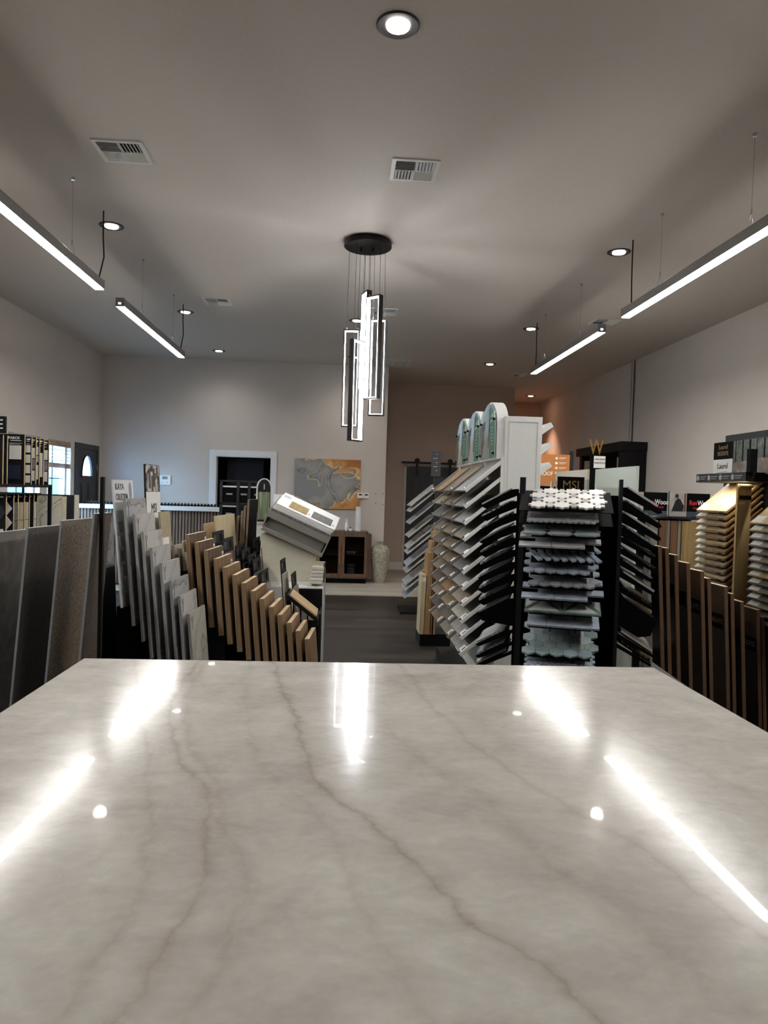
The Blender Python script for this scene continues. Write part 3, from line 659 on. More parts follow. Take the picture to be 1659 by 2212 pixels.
for k in range(4):
    s = thing('carpet_book', tuple(MT @ V((TL/2, .2, .002+k*.0135))), ['bottom dark mottled', 'second', 'third', 'topmost windowed'][k]+' carpet sample book on the tilted tray', 'sample book', 'carpet books on the tilted tray')
    o = .006*k; z0 = .001+k*.0135
    MB(MT).box(.0+o, TL-.004+o, -.006+.01*k, .36, z0, z0+(.012 if k else .013), bev=.002).build('book_cover', WHITE if k else plain('mottled_cover', '6E7276', .5, noise=.3, nscale=50), s)
    MB(MT).tube([(-.004+o, .05, z0+.006), (.012+o, .05, z0+.006)], .006, 8).build('ring_pin', CHROME, s)
    if k == 3:
        MB(MT).box(.10, .235, .06, .22, z0+.012, z0+.014).build('carpet_window', plain('carpet_gold', 'A08A5C', .9, noise=.3, nscale=120), s, )
        MB(MT).box(.27, .42, .06, .22, z0+.012, z0+.014).build('carpet_window', plain('carpet_grey', '6C6C6C', .9, noise=.3, nscale=120), s)
        for a in (.243, .428):
            mb = MB(MT)
            for q in range(3): mb.box(a, a+.014, .08+q*.015, .088+q*.015, z0+.012, z0+.0125)
            mb.build('cover_print', GREYINK, s)
        mb = MB(MT)
        for q in range(3): mb.box(.03, .08, .25+q*.02, .258+q*.02, z0+.012, z0+.0125)
        mb.build('cover_print', GREYINK, s)
# hanging binder slipping out at the tray's low end, and ringed books on the base
s = thing('sample_binder', (-.15, 4.95, .853), 'stack of white ringed sample binders on the right end of the pedestal base', 'binder')
for k in range(5): MB().box(-.208+.004*k, -.118+.002*k, 4.90, 5.30, .854+k*.024, .875+k*.024, bev=.002).build('binder_leaf', WHITE if k % 2 else CREAM, s)
for k in range(5): MB().tube([(-.112, 4.93+.06*k, .86), (-.108, 4.93+.06*k, .92), (-.115, 4.93+.06*k, .975)], .006, 8).build('chrome_ring', CHROME, s)
# arched sign
s = thing('arched_sign', (-.56, 5.42, .835), 'white arched sign with a picture panel rising behind the tilted tray', 'sign')
def archpoly(w, h, n=14): return [(-w/2, 0), (w/2, 0), (w/2, h-w*.62)] + [(w/2*math.cos(PI*k/n), h-w*.62+w*.62*math.sin(PI*k/n)) for k in range(1, n)] + [(-w/2, h-w*.62)]
MA = frame((-.592, 5.46, 1.232), (1, .12, 0), (0, 0, 1))
MB(MA).prism(archpoly(.118, .345), -.06, 0).build('arch_frame', WHITE, s)
MB(MA).prism([(x*.80, y*.93+.015) for x, y in archpoly(.118, .345)], 0, .003).build('dark_panel', CHAR, s)
MB(MA).box(-.043, .043, .03, .24, .003, .005).build('picture_panel', wood('sign_picture', '7A5A45', 'C9C5BE', (9, 9, 1), 4, c3='6F8468'), s)
MB(MA).box(-.011, .011, .04, .22, .005, .006).build('green_band', plain('sage_print', '6F8A6E', .6), s)
MB(MA).box(-.05, .05, -.397, 0, -.05, -.01).build('sign_stem', WHITE, s)
MB(MA).box(-.003, .003, .26, .30, .003, .005).build('logo_mark', PAPER, s)
# tall pebbled carpet board and white lampshade beyond
s = thing('carpet_board', (-.33, 6.2, 0), 'brown pebbled carpet board standing behind the carpet books below the painting', 'sample board')
MB().box(-.474, -.186, 6.2, 6.212, .02, 1.388).build('carpet_face', plain('carpet_pebble', '8E7C69', .9, noise=.35, nscale=90, bump=1), s)
MB().box(-.48, -.18, 6.213, 6.23, 0, 1.386).build('backing_board', KRAFT, s)
s = thing('floor_lamp', (-.73, 9.0, 0), 'lamp with a plain white drum shade right of the cased doorway', 'lamp')
MB().lathe([(.128, 0), (.128, .13), (.126, .13), (.126, 0)], (-.727, 9.0, 1.30), 40).build('drum_shade', plain('shade_white', 'D9DBDC', .8, noise=0), s, smooth=30)
MB().lathe([(.008, 0), (.012, .012), (.004, .02)], (-.727, 9.0, 1.43), 12).build('finial', CHROME, s); MB().tube([(-.727, 9, .02), (-.727, 9, 1.43)], .01).build('pole', BLACK, s); MB().lathe([(.12, 0), (.12, .015), (.02, .025)], (-.727, 9, 0), 32).build('base', BLACK, s)

# ---- low black holder in front of the pedestal with a tan sample on its slope
s = thing('brochure_holder', (-.2, 4.5, 0), 'black steel holder at the aisle side in front of the beige pedestal', 'display stand')
mb = MB(); mb.box(-.30, -.11, 4.64, 4.655, 0, .855); mb.box(-.30, -.29, 4.36, 4.64, 0, .68); mb.box(-.12, -.11, 4.36, 4.64, 0, .74); mb.box(-.29, -.12, 4.37, 4.64, 0, .58); mb.build('holder_body', BLACK, s)
for k in range(3): MB().box(-.24+k*.045, -.205+k*.045, 4.60, 4.63, .58, .775-.03*k).build('leaflet', CREAM if k % 2 else GREYB, s)
MS = frame((-.29, 4.18, .877), (.79, 0, -.61), (0, 1, 0))
MB(MS).box(-.01, .215, 0, .25, -.022, -.003).build('sloped_tray', BLACK, s)
tag(MB(MS).box(.0, .20, .01, .24, -.0025, .009, bev=.002).build('plank_sample', wood('tan_sample', 'A88E68', 'C8B08A', (1, 8, 1), 4)), 'tan wood sample lying on the small sloped black tray near the aisle', 'sample')
MB().box(-.30, -.115, 4.19, 4.37, 0, .70).build('front_body', BLACKM, s)

# ================================================================== mosaic spinner rack in front
def poly_hex(cx, cy, r, flat=False):
    return [(cx+r*math.cos(PI/3*k+(0 if flat else PI/6)), cy+r*math.sin(PI/3*k+(0 if flat else PI/6))) for k in range(6)]
def shrink(P, g):
    cx = sum(p[0] for p in P)/len(P); cy = sum(p[1] for p in P)/len(P); out = []
    for x, y in P:
        d = math.hypot(x-cx, y-cy) or 1; out.append((x-(x-cx)/d*g, y-(y-cy)/d*g))
    return out
def pattern(kind, W, D):
    T = []
    if kind.startswith('hex'):
        r = {'hexs': .0135, 'hexm': .0262, 'hexl': .033}[kind]; dx = r*math.sqrt(3); dy = r*1.5
        n = int(W/dx); m = int(D/dy)
        for j in range(m+1):
            for i in range(n): T.append(poly_hex(i*dx+dx*(.5 if j % 2 == 0 else 1.0), j*dy+r, r))
    elif kind == 'picket':
        w, h = .105, .036
        for j in range(int(D/h)):
            for i in range(3):
                x = i*w+(0 if j % 2 == 0 else .5*w-.045); T.append([(x, j*h+h/2), (x+.018, j*h), (x+w-.018, j*h), (x+w, j*h+h/2), (x+w-.018, j*h+h), (x+.018, j*h+h)])
    elif kind == 'brick':
        w, h = .135, .05
        for j in range(int(D/h)):
            for i in range(2 if j % 2 == 0 else 2): x = i*w+(0 if j % 2 == 0 else .066); T.append([(x, j*h), (x+w, j*h), (x+w, j*h+h), (x, j*h+h)])
    elif kind == 'rib':
        n = 9
        for j in range(n): T.append([(0, j*D/n), (W, j*D/n), (W, (j+1)*D/n-.003), (0, (j+1)*D/n-.003)])
    elif kind == 'bar':
        for j in range(4): T.append([(0, j*.06), (W*.27, j*.06), (W*.27, j*.06+.06), (0, j*.06+.06)]); T.append([(W*.27, j*.06), (W, j*.06), (W, j*.06+.06), (W*.27, j*.06+.06)])
    elif kind == 'chev':
        w = .034
        for i in range(8):
            for j in range(2): x = i*w; y = j*.1; T.append([(x+.04, y), (x+.04+w*.55, y+.012), (x+w*.55, y+.1), (x-.0, y+.088)])
    elif kind == 'tri':
        w = .155
        for i in range(2):
            x = i*w
            T += [[(x+.012, .012), (x+w-.012, .012), (x+w/2, .105)], [(x+.004, .03), (x+.004, .115), (x+w/2-.014, .115)], [(x+w-.004, .03), (x+w-.004, .115), (x+w/2+.014, .115)]]
    elif kind == 'star':
        s = .048
        for j in range(4):
            for i in range(6):
                if (i+j) % 2 == 0:
                    cx, cy = s*(i+.6), .06*(j+.55); T.append([((.042 if k % 2 == 0 else .031)*math.cos(PI*k/8)+cx, (.042 if k % 2 == 0 else .031)*math.sin(PI*k/8)+cy) for k in range(16)])
    return T
def sheet(name, M, kind, W, D, mat, label, group, extra=None, cat='mosaic tile', th=.008):
    """a mosaic sheet: chips of stone laid on mesh"""
    mb = MB(M)
    for P in pattern(kind, W, D): mb.prism(shrink(P, .0009), 0, th)
    if kind == 'star':
        # the crosses between the stars are darker stone
        o = thing(name, tuple(M @ V((W/2, D/2, 0))), label, cat, group)
        mb.build('star_chips', mat, o)
        k = MB(M); s = .048
        for j in range(4):
            for i in range(6):
                if (i+j) % 2 == 1:
                    cx, cy = s*(i+.6), .06*(j+.55); a = .027; b = .010
                    k.prism([(cx-a, cy-b), (cx-b, cy-b), (cx-b, cy-a), (cx+b, cy-a), (cx+b, cy-b), (cx+a, cy-b), (cx+a, cy+b), (cx+b, cy+b), (cx+b, cy+a), (cx-b, cy+a), (cx-b, cy+b), (cx-a, cy+b)], 0, th-.0005)
        k.build('cross_chips', extra, o); return o
    if kind == 'tri':
        o = thing(name, tuple(M @ V((W/2, D/2, 0))), label, cat, group); mb.build('triangle_chips', mat, o)
        MB(M).box(0, .31, 0, .12, 0, th-.001).build('green_strips', extra, o); return o
    o = mb.build(name, mat); return tag(o, label, cat, group)
MST = islands('mosaic_white', ['D9D8D4', 'E2E1DD', 'CFCFCC'], .3, .05); MSC = islands('mosaic_grey_veined', ['8F9196', 'A9ABB0', 'C0C1C4'], .3, .25)
MSB = islands('mosaic_blue_grey', ['919CAC', 'A3AEBC', 'B2BAC6', '8592A3'], .3, .15); MSH = islands('mosaic_hex_grey', ['979DA4', 'AAAFB4', 'BBBFC2', '878E96', 'B3B9BC'], .3, .2)
MSG = islands('mosaic_sage', ['AEB5B8', '96A4A8', 'B9C0C2', '869AA0'], .3, .12); MSK = islands('mosaic_dark', ['202225', '34373A', '4A4D50', '15171A'], .15, .2); MSL = islands('mosaic_light', ['B0B3B6', 'C2C4C6', '9DA1A6'], .3, .1)
GREENST = plain('green_strip_stone', '5F7268', .35, noise=.2)
MSBIG = islands('mosaic_green_grey', ['94A4AA', 'A4B1B5', 'AFBABC', '84959C', '8F9A94'], .3, .22)

RM = frame((.925, 2.9, 0), (.956, -.292, 0), (.292, .956, 0))     # the tower is turned a little towards the aisle
def RL(x, y, z): return RM @ V((x, y, z))
RX, RY = V((.956, -.292, 0)), V((.292, .956, 0))
rack = thing('mosaic_rack', tuple(RL(0, .4, 0)), 'black four sided tower rack of mosaic tile sheets just beyond the counter', 'display rack')
MB(RM).box(-.215, .24, .27, .62, .04, 1.515).build('rack_core', BLACKM, rack)
MB(RM).box(-.34, .34, .1, .75, 0, .04).build('base_plate', BLACK, rack)
MB(RM).box(-.20, -.175, .20, .235, .04, 1.585).build('post', CHAR, rack); MB(RM).box(.225, .24, .20, .25, .04, 1.585).build('post', CHAR, rack)
FT = [('star', 1147, 1.452, MST, 'mosaic sheet of white stars and grey crosses on the top front tier', MSC), ('hexs', 1137, 1.392, MSL, 'mosaic of small pale grey hexagons, second front tier', None), ('picket', 1126, 1.340, MSG, 'elongated picket shaped blue grey mosaic, third front tier', None),
      ('brick', 1120, 1.288, MSL, 'pale greige brick mosaic sheet, fourth front tier', None), ('chev', 1142, 1.232, MSB, 'slanted chevron blue grey mosaic, fifth front tier', None), ('hexm', 1130, 1.180, MSB, 'blue grey hexagon mosaic, sixth front tier', None),
      ('hexm', 1140, 1.125, MSH, 'warm grey hexagon mosaic, seventh front tier', None), ('brick', 1126, 1.072, MSB, 'blue grey brick mosaic, eighth front tier', None), ('tri', 1133, 1.015, MSL, 'white triangles framed by green strips, ninth front tier', GREENST),
      ('bar', 1139, .958, MSB, 'long plain bar mosaic of pale blue grey stone, tenth front tier', None), ('hexl', 1127, .834, MSBIG, 'large green grey hexagon mosaic lying flatter below the gap', None), ('hexs', 1132, .784, MSB, 'small blue hexagon mosaic, lowest front tier seen above the counter', None)]
for i, (kind, px, z, m, lb, ex) in enumerate(FT):
    r = math.tan(math.atan((px-829.5)/1540)+math.radians(3.4))+(1.45-z)*.011; a = (2.9*r-.925)/(.956+.292*r)
    sl = .34 if i != 10 else .42
    M = frame(tuple(RL(a, -.012, z)), RX, RY+V((0, 0, sl)))
    sheet('mosaic_sheet', M, kind, .293, .24, m, lb, 'mosaic sheets on the front tiers', ex)
    wide = i < 2
    mb = MB(frame(tuple(RL(0, .005, z-.0045)), RX, RY+V((0, 0, sl)))); mb.box(-.19 if wide else -.135, .19 if wide else .12, -.015 if i == 0 else .0, .25, -.004, -.0012); mb.build('tray', BLACKM, rack)
    if 0 < i:
        for q in (-.045, .055): MB(frame(tuple(RL(0, .005, z-.0045)), RX, RY+V((0, 0, sl)))).box(q-.0022, q+.0022, -.024, .012, -.004, .0125).build('sheet_clip', BLACKM, rack)
# side arms with sheets
def arms(side, zs, tipx, labels):
    for i, z in enumerate(zs):
        k = side
        rise = .088
        if side < 0: prof = [(-.378, z), (-.24, z+.078), (-.215, z+.082), (-.205, z+.082), (-.205, z+.054), (-.28, z+.022), (-.345, z-.014)]
        elif i < 4: prof = [(0.232, z+.094), (0.258, z+.094), (0.403, z+.0), (0.408, z-.012), (0.391, z-.018), (0.350, z+.004), (0.232, z+.06)]
        else: prof = [(0.232, z+.094), (0.258, z+.094), (0.406, z-.002), (0.401, z-.010), (0.232, z+.078)]
        if i == 9: prof = [(-0.378, z), (-0.240, z+.078), (-0.205, z+.082), (-0.205, z-.045), (-0.350, z-.03)] if side < 0 else [(0.232, z+.098), (0.258, z+.098), (0.403, z+.004), (0.380, z-.065), (0.329, z-.075), (0.232, z-.02)]
        if i > 9: prof = [(-0.378, z), (-0.205, z+.085), (-0.205, z+.068), (-0.360, z-.008)] if side < 0 else [(0.232, z+.09), (0.408, z-.006), (0.401, z-.014), (0.232, z+.072)]
        MB(frame(tuple(RL(0, .24, 0)), RX, (0, 0, 1))).prism(prof, 0, .006).build('side_bracket', BLACKM, rack)
        if side < 0:
            d = (RX*.137+V((0, 0, .076))).normalized(); o = RL(-.374, .246, z-.001)
        else:
            d = (RX*.156+V((0, 0, -.094))).normalized(); o = RL(.25, .246, z+.094)
        MB(frame(tuple(o), d, RY)).box(.0, .16, 0, .30, -.005, -.002).build('side_tray', BLACKM, rack)
        M = frame(tuple(o+V((0, 0, .002))), d, RY)
        kind, m, lb = labels(i)
        sheet('mosaic_sheet', M @ Matrix.Translation((.005, -.012 if side > 0 else .004, 0)), kind, .155, .28, m, lb, 'mosaic sheets on the left arms' if side < 0 else 'mosaic sheets on the right arms', th=.009)
arms(-1, [1.450-.0552*k for k in range(10)] + [.812, .757, .715], 0, lambda i: ('hexs' if i % 3 else 'rib', [MSL, MSB, MSL, MSG, MSH][i % 5], 'pale mosaic sheet on the left side arms, %s from the top' % ORD[i]))
RZ = [1.5+(-.044-(p-1102)/1540*3.14)*.965 for p in (1102, 1133, 1161, 1190, 1213, 1239, 1265, 1291, 1324, 1348)] + [.825, .78]
arms(1, RZ, 0, lambda i: (['rib', 'hexs', 'rib', 'hexs', 'rib'][i % 5], [MSL, GREENST, MSL, MSG, MSK, MSK, MSH, MSL, MSK, MSK, MSL, MSK][i], '%s mosaic sheet on the right side arms, %s from the top' % (['pale ribbed', 'green', 'pale', 'grey', 'dark mottled', 'dark mirrored', 'grey ribbed', 'silver', 'black', 'black lattice', 'bright silver ribbed', 'dark glossy'][i], ORD[i])))
s = thing('brand_sign', (1.07, 3.3, 1.516), 'small black sign with golden MSI letters on top of the mosaic rack', 'sign')
M = frame((1.073, 3.3, 1.558), (1, .01, 0), (0, 0, 1)); MB(M).box(-.064, .064, -.041, .04, -.006, 0).build('sign_board', BLACKM, s); lettering('MSI', .056, M @ Matrix.Translation((0, 0, .0006)), GOLDINK, s, sx=1.0)

# ================================================================== white tower with plank samples
tw = thing('sample_tower', (1.19, 5.55, 0), 'tall white display tower with three arched posters and rows of sloping plank samples', 'display tower')
MB().box(1.07, 1.32, 4.70, 6.42, .1, 2.03, bev=.003).build('tower_body', WHITE, tw)
MP = frame((1.195, 4.70, 0), (1, 0, 0), (0, 0, 1))
MB(MP).ring([(-.10, .2), (.10, .2), (.10, 2.0), (-.10, 2.0)], [(-.092, .208), (.092, .208), (.092, 1.992), (-.092, 1.992)], 0, .004).build('side_moulding', WHITEP, tw)
MB().box(.90, 1.36, 4.66, 6.46, 0, .1).build('plinth', BLACK, tw)
MB().box(1.062, 1.069, 4.72, 6.40, .15, 1.745).build('cream_backing', plain('cream_panel', 'D2CBB6', .6, noise=.02), tw)
for k in range(3):
    x0 = 1.32
    M = frame((1.325, 4.78, 1.66+.135*k), (.80, 0, .60), (0, 1, 0)); MB(M).box(0, .105, 0, .5, -.018, .018, bev=.002).build('rear_arm', WHITE, tw)
for y in (4.71, 5.26, 5.82, 6.38): MB().box(1.05, 1.07, y-.012, y+.012, .2, 1.76).build('upright_rail', WHITE, tw)
PW = [wood('print_floor', '8A7A62', 'E0DCD2', (1, 14, 1), 3), plain('print_brown', '7A5541', .5, noise=.3, nscale=9), plain('print_sky', 'C5D2DE', .5, noise=.1, nscale=5), plain('print_green', '4E7B5C', .4), plain('print_green_dark', '3F6650', .4), plain('print_mist', 'B8CDBF', .4), plain('print_shadow', '3B3836', .5, noise=.3, nscale=14)]
for c in range(3):
    yc = 4.985+.56*c; w = .53
    MA = frame((1.022, yc, 1.745), (0, -1, 0), (0, 0, 1))      # Z towards -x
    def ap(w, h, r): return [(-w/2, 0), (w/2, 0), (w/2, h-r)] + [(w/2*math.cos(PI*k/18), h-r+r*math.sin(PI*k/18)) for k in range(1, 18)] + [(-w/2, h-r)]
    h = .405
    MB(MA).prism(ap(w, h, .2), -.075, 0).build('arch_header', WHITE, tw)
    p = MB(MA).prism([(x*.93, y*.955+.01) for x, y in ap(w, h, .2)], .006, .009).build('poster', PW[2], tw, )
    def clip(xa, xb, ya, yb):
        pts = []
        n = 8
        for k in range(n+1):
            x = xa+(xb-xa)*k/n; q = max(0, 1-(x/(w*.465))**2); top = .955*(h-.2)+.01+.191*math.sqrt(q); pts.append((x, min(yb, top-.003)))
        return [(xa, ya), (xb, ya)] + pts[::-1]
    MB(MA).prism(clip(.06, .238, .013, .5), .009, .010).build('green_print', PW[3], p)
    MB(MA).prism([(.06, .27), (.236, .31), (.225, .33), (.06, .30)], .010, .0105).build('pale_slash', PW[5], p)
    MB(MA).prism([(.06, .25), (.236, .28), (.236, .30), (.06, .29)], .010, .0105).build('pale_slash', PW[5], p)
    MB(MA).prism([(-.2, .013), (.055, .013), (.03, .15), (-.04, .17), (-.12, .14)], .009, .010).build('floor_print', PW[0], p)
    MB(MA).prism([(-.24, .013), (-.19, .013), (-.13, .13), (-.14, .22), (-.24, .24)], .009, .0105).build('brown_print', PW[1], p)
    MB(MA).prism([(-.24, .22), (-.12, .22), (-.11, .285), (-.24, .26)], .009, .0107).build('shadow_print', PW[6], p)
    MB(MA).prism([(.0, .09), (.045, .08), (.055, .16), (.035, .21), (.005, .18)], .0105, .0112).build('brown_print', PW[1], p)
    MB(MA).prism([(.02, .2), (.055, .19), (.055, .36), (.035, .36)], .009, .0107).build('shadow_print', PW[6], p)
    mb = MB(MA)
    for q in range(6): mb.box(.10, .19-.02*(q % 2), .215-.023*q, .222-.023*q, .0105, .0112)
    mb.build('print_lines', PW[5], p)
    lettering('W', .03, MA @ Matrix.Translation((.15, .05, .0108)), INKW, p)
    MB(MA).prism([(x*.95, y*.965+.006) for x, y in ap(w, h, .2)], .018, .021).build('acrylic_cover', ACRYL, p)
    for sx in (-.22, .22):
        for sy in (.04, .27): MB(MA).lathe([(.008, 0), (.008, .02), (.001, .022)], (sx, sy, .006), 12).build('standoff_screw', BLACK, p)
TW_COL = [['C89A5C', 'A08A70', 'A9A8A6'], ['B59E7C', '8A7D6C', '77777A'], ['75706C', '6D5E54', 'B9C0C0'], ['8E8371', '8F8370', '9A9488'], ['6A5D52', '9A8A70', '8E8E8C'], ['80705A', '8A7358', '6C6C6E'],
          ['8C8273', '7C7670', '9D9D9D'], ['5F4E44', 'A1713F', 'A99C88'], ['9A8A72', 'A28B62', 'C9C7BA'], ['5A5048', '6F685F', 'B5B5B2'], ['8F7A62', 'A69D8B', 'A9A9A4'], ['87806F', 'A08D74', 'B08050']]
TN = {0: 'warm', 1: 'brown', 2: 'grey'}
def shade(c, f): return ''.join('%02X' % max(0, min(255, int(int(c[i:i+2], 16)*f))) for i in (0, 2, 4))
wc = {}
for k in range(11):
    z = 1.528-.1100*k
    for c in range(3):
        y0 = 4.725+.56*c; W = .51
        col = TW_COL[k][2-c]
        if col not in wc: wc[col] = wood('plank_sample_'+col, shade(col, .58), shade(col, .86), (2, 10, 2), 5, .4)
        M = frame((.826, y0+W, z), (0, -1, 0), (.765, 0, .644))
        s = thing('plank_sample', (.94, y0+W/2, z), '%s plank sample, %s tier from the top, %s column of the white tower' % (['grey', 'brown', 'tan'][c] if k not in (7,) else ['beige', 'orange', 'dark brown'][c], ORD[k], ['nearest', 'middle', 'farthest'][c]), 'flooring sample', 'plank samples on the white tower')
        MB(M).box(.02, W-.0, 0, .30, -.012, 0).build('plank_face', wc[col], s)
        MB(M).box(W-.12, W-.015, .012, .06, 0, .0012).build('sticker', PAPER, s)
        MB(M).box(W-.065, W-.03, .02, .052, .0012, .0018).build('sticker_print', CHAR, s)
    for q in range(4):
        yy = 4.712+.56*q
        M = frame((.815, yy+.012, z-.002), (0, -1, 0), (.765, 0, .644))
        r = MB(M).box(0, .022, 0, .32, -.016, .008, bev=.002).build('sample_rail', GREYB if q else WHITE, tw)
        MB(M).lathe([(.008, -.004), (.01, .004), (.006, .012)], (.011, .012, .008), 12).build('chrome_knob', CHROME, r)

# ================================================================== things left and right of the tower
pk = thing('plank_stand', (.95, 7.05, 0), 'black low stand carrying narrow wood planks left of the white tower', 'display rack')
MB().box(.80, 1.10, 6.92, 7.3, 0, .12).build('stand_base', BLACK, pk)
WST = wood('honey_plank', '8A6A44', 'B5926A', (10, 10, .8), 5)
for i, (x, z) in enumerate([(.815, .70), (.868, .917), (.90, 1.031), (.925, 1.122), (.945, 1.204)]):
    M = frame((x, 6.9, z), (0, 1, 0), (.02, 0, 1)); Hh = (z-.12)
    s = thing('wood_plank', (x, 7.0, .12), 'narrow upright wood plank left of the tower, %s' % ['shortest with white label', 'second shortest', 'middle height', 'second tallest', 'tallest'][i], 'wood board', 'narrow planks by the tower')
    MB(M).box(0, .28, -Hh, 0, -.013, .02 if i else .028).build('plank_body', WST if i else OAK, s)
    if i == 0: MB(M).box(-.001, 0, -.06, -.02, -.01, .025).build('sticker', PAPER, s)

fr = thing('tile_stand', (1.1, 8.9, 0), 'dark grey post stand of sloping tile strips in front of the barn door', 'display rack')
MB().box(1.13, 1.27, 8.72, 8.86, 0, 1.70).build('post', CHAR, fr); MB().box(.76, 1.30, 8.72, 9.25, 0, .03).build('foot_plate', BLACK, fr)
M = frame((1.135, 8.7, 1.865), (1, 0, 0), (0, 0, 1)); hd = MB(M).box(-.055, .06, -.155, .155, -.02, 0).build('header_sign', plain('header_dark', '2B2A2C', .5), fr)
mb = MB(M)
for q in range(5): mb.box(-.03 if q % 2 else 0, .02, .11-.05*q, .12-.05*q, 0, .002)
mb.build('header_print', GREYINK, fr)
for i, pz in enumerate((1095, 1108, 1135, 1165, 1190, 1203, 1230, 1245, 1272, 1285, 1302)):
    z = 1.5-(pz-1066)/1540*8.5; x = .84-.004*i
    M = frame((x, 9.25, z), (0, -1, 0), (.76, 0, .65))
    s = thing('tile_strip', (x+.1, 9.0, z), 'sloping pale tile strip on the dark post stand, %s from the top' % ORD[i], 'tile sample', 'tile strips on the dark post stand')
    MB(M).box(0, .5, 0, .42, -.012, 0).build('tile_board', GREYB, s)
    mb = MB(M)
    for q in range(3): mb.box(.02, .48, .02+q*.13, .14+q*.13, 0, .004)
    mb.build('tile_face', [MARB[2], MARB[0], plain('tile_bluegrey', '8B98A8', .3) if i == 0 else bpy.data.materials['tile_bluegrey'], GREYB][i % 4], s)

# panels and orange sign to the right of the tower
s = thing('display_board', (1.54, 4.05, 0), 'large plain pale blue white panel standing behind the mosaic rack', 'panel')
MB().box(1.54, 1.556, 3.67, 4.28, .3, 1.677).build('panel_sheet', plain('pale_panel', 'C6D2CF', .35, noise=.01), s); MB().box(1.50, 1.62, 3.67, 4.28, 0, .3).build('panel_foot', BLACK, s)
s = thing('display_board', (1.315, 4.1, 0), 'beige panel with a lighter top band standing left of the pale blue panel', 'panel')
MB().box(1.31, 1.322, 3.76, 4.325, .3, 1.60).build('panel_sheet', plain('khaki_panel', '9A9684', .4, noise=.02), s); MB().box(1.31, 1.322, 3.76, 4.325, 1.60, 1.655).build('top_band', BEIGEP, s); MB().box(1.28, 1.36, 3.76, 4.325, 0, .3).build('panel_foot', BLACK, s)
MB().box(1.285, 1.30, 4.325, 4.355, 0, 1.60).build('upright_edge', CREAM, s)
s = thing('orange_sign', (1.95, 6.5, 0), 'orange sign with white icons rising behind the white tower', 'sign')
M = frame((1.93, 6.5, 1.76), (1, .02, 0), (0, 0, 1)); MB(M).box(-.16, .165, -.14, .135, -.012, 0).build('sign_board', ORANGE, s); MB().box(2.10, 2.13, 6.5, 6.54, 0, 1.93).build('post', CHAR, s)
MB().box(1.76, 2.13, 6.52, 7.0, 0, 1.60).build('rack_body', BLACKM, s)
lettering('WATERPROOF', .05, M @ Matrix.Translation((.01, -.045, .0006)), INKW, s, align='RIGHT', bold=.0012, sx=.9)
for q in range(4):
    MB(M).prism([(.04+.012*math.cos(PI*k/8), .10-.045*q+.012*math.sin(PI*k/8)) for k in range(16)], 0, .0015).build('round_icon', INKW, s)
    mb = MB(M); mb.box(.065, .135, .104-.045*q, .108-.045*q, 0, .0012); mb.box(.065, .12, .094-.045*q, .097-.045*q, 0, .0012); mb.build('print_lines', INKW, s)

# mantel style cabinet on the right wall
s = thing('door_display', (4.17, 11.3, 0), 'black wall cabinet with a deep crown and beige door panels against the right wall', 'cabinet')
MB().box(4.0, 4.355, 10.04, 10.19, 0, 2.30).build('end_panel', BLACK, s); MB().box(4.02, 4.355, 11.85, 11.95, 0, 2.30).build('end_panel', BLACK, s)
MB().box(3.97, 4.355, 10.02, 12.0, 2.20, 2.33).build('crown', BLACK, s); MB().box(4.25, 4.355, 10.19, 11.85, 0, 2.25).build('back_panel', BLACKM, s)
for y in (10.22, 11.65): MB().box(4.06, 4.24, y, y+.17, 0, 2.12).build('door_sample', plain('beige_door_%d' % int(y*10), '9C8A72', .6), s)
for dy in (0, .11): tag(MB().tube([(4.345, 10.57+dy, 2.33), (4.345, 10.57+dy, 3.6)], .008).build('wall_conduit', GREYB if dy else CHAR), ['darker thin cable running from the black wall cabinet up to the ceiling', 'paler thin cable beside the darker one on the right wall'][dy > 0], 'cable', 'thin cables on the right wall')
s = thing('hardwood_sign', (3.1, 8.5, 0), 'white LUXURY GENUINE HARDWOOD sign with a gold letter W above it', 'sign')
MB().box(3.0, 3.22, 8.52, 8.8, 0, 1.84).build('stand_body', BLACKM, s)
M = frame((3.108, 8.5, 1.945), (1, 0, 0), (0, 0, 1)); MB(M).box(-.07, .07, -.075, .07, -.01, 0).build('sign_board', PAPER, s)
for q, tx in enumerate(('LUXURY GENUINE', 'HARDWOOD')): lettering(tx, .02 if q == 0 else .028, M @ Matrix.Translation((0, .03-.045*q, .0006)), INK, s, sx=.75 if q == 0 else .8, bold=.0006)
lettering('W', .27, frame((3.06, 8.5, 2.11), (1, 0, 0), (0, 0, 1)), GOLD, s, name='gold_letter', sx=.62, depth=.008)
MB().box(3.0, 3.12, 8.52, 8.54, 1.84, 2.06).build('letter_support', BLACKM, s)

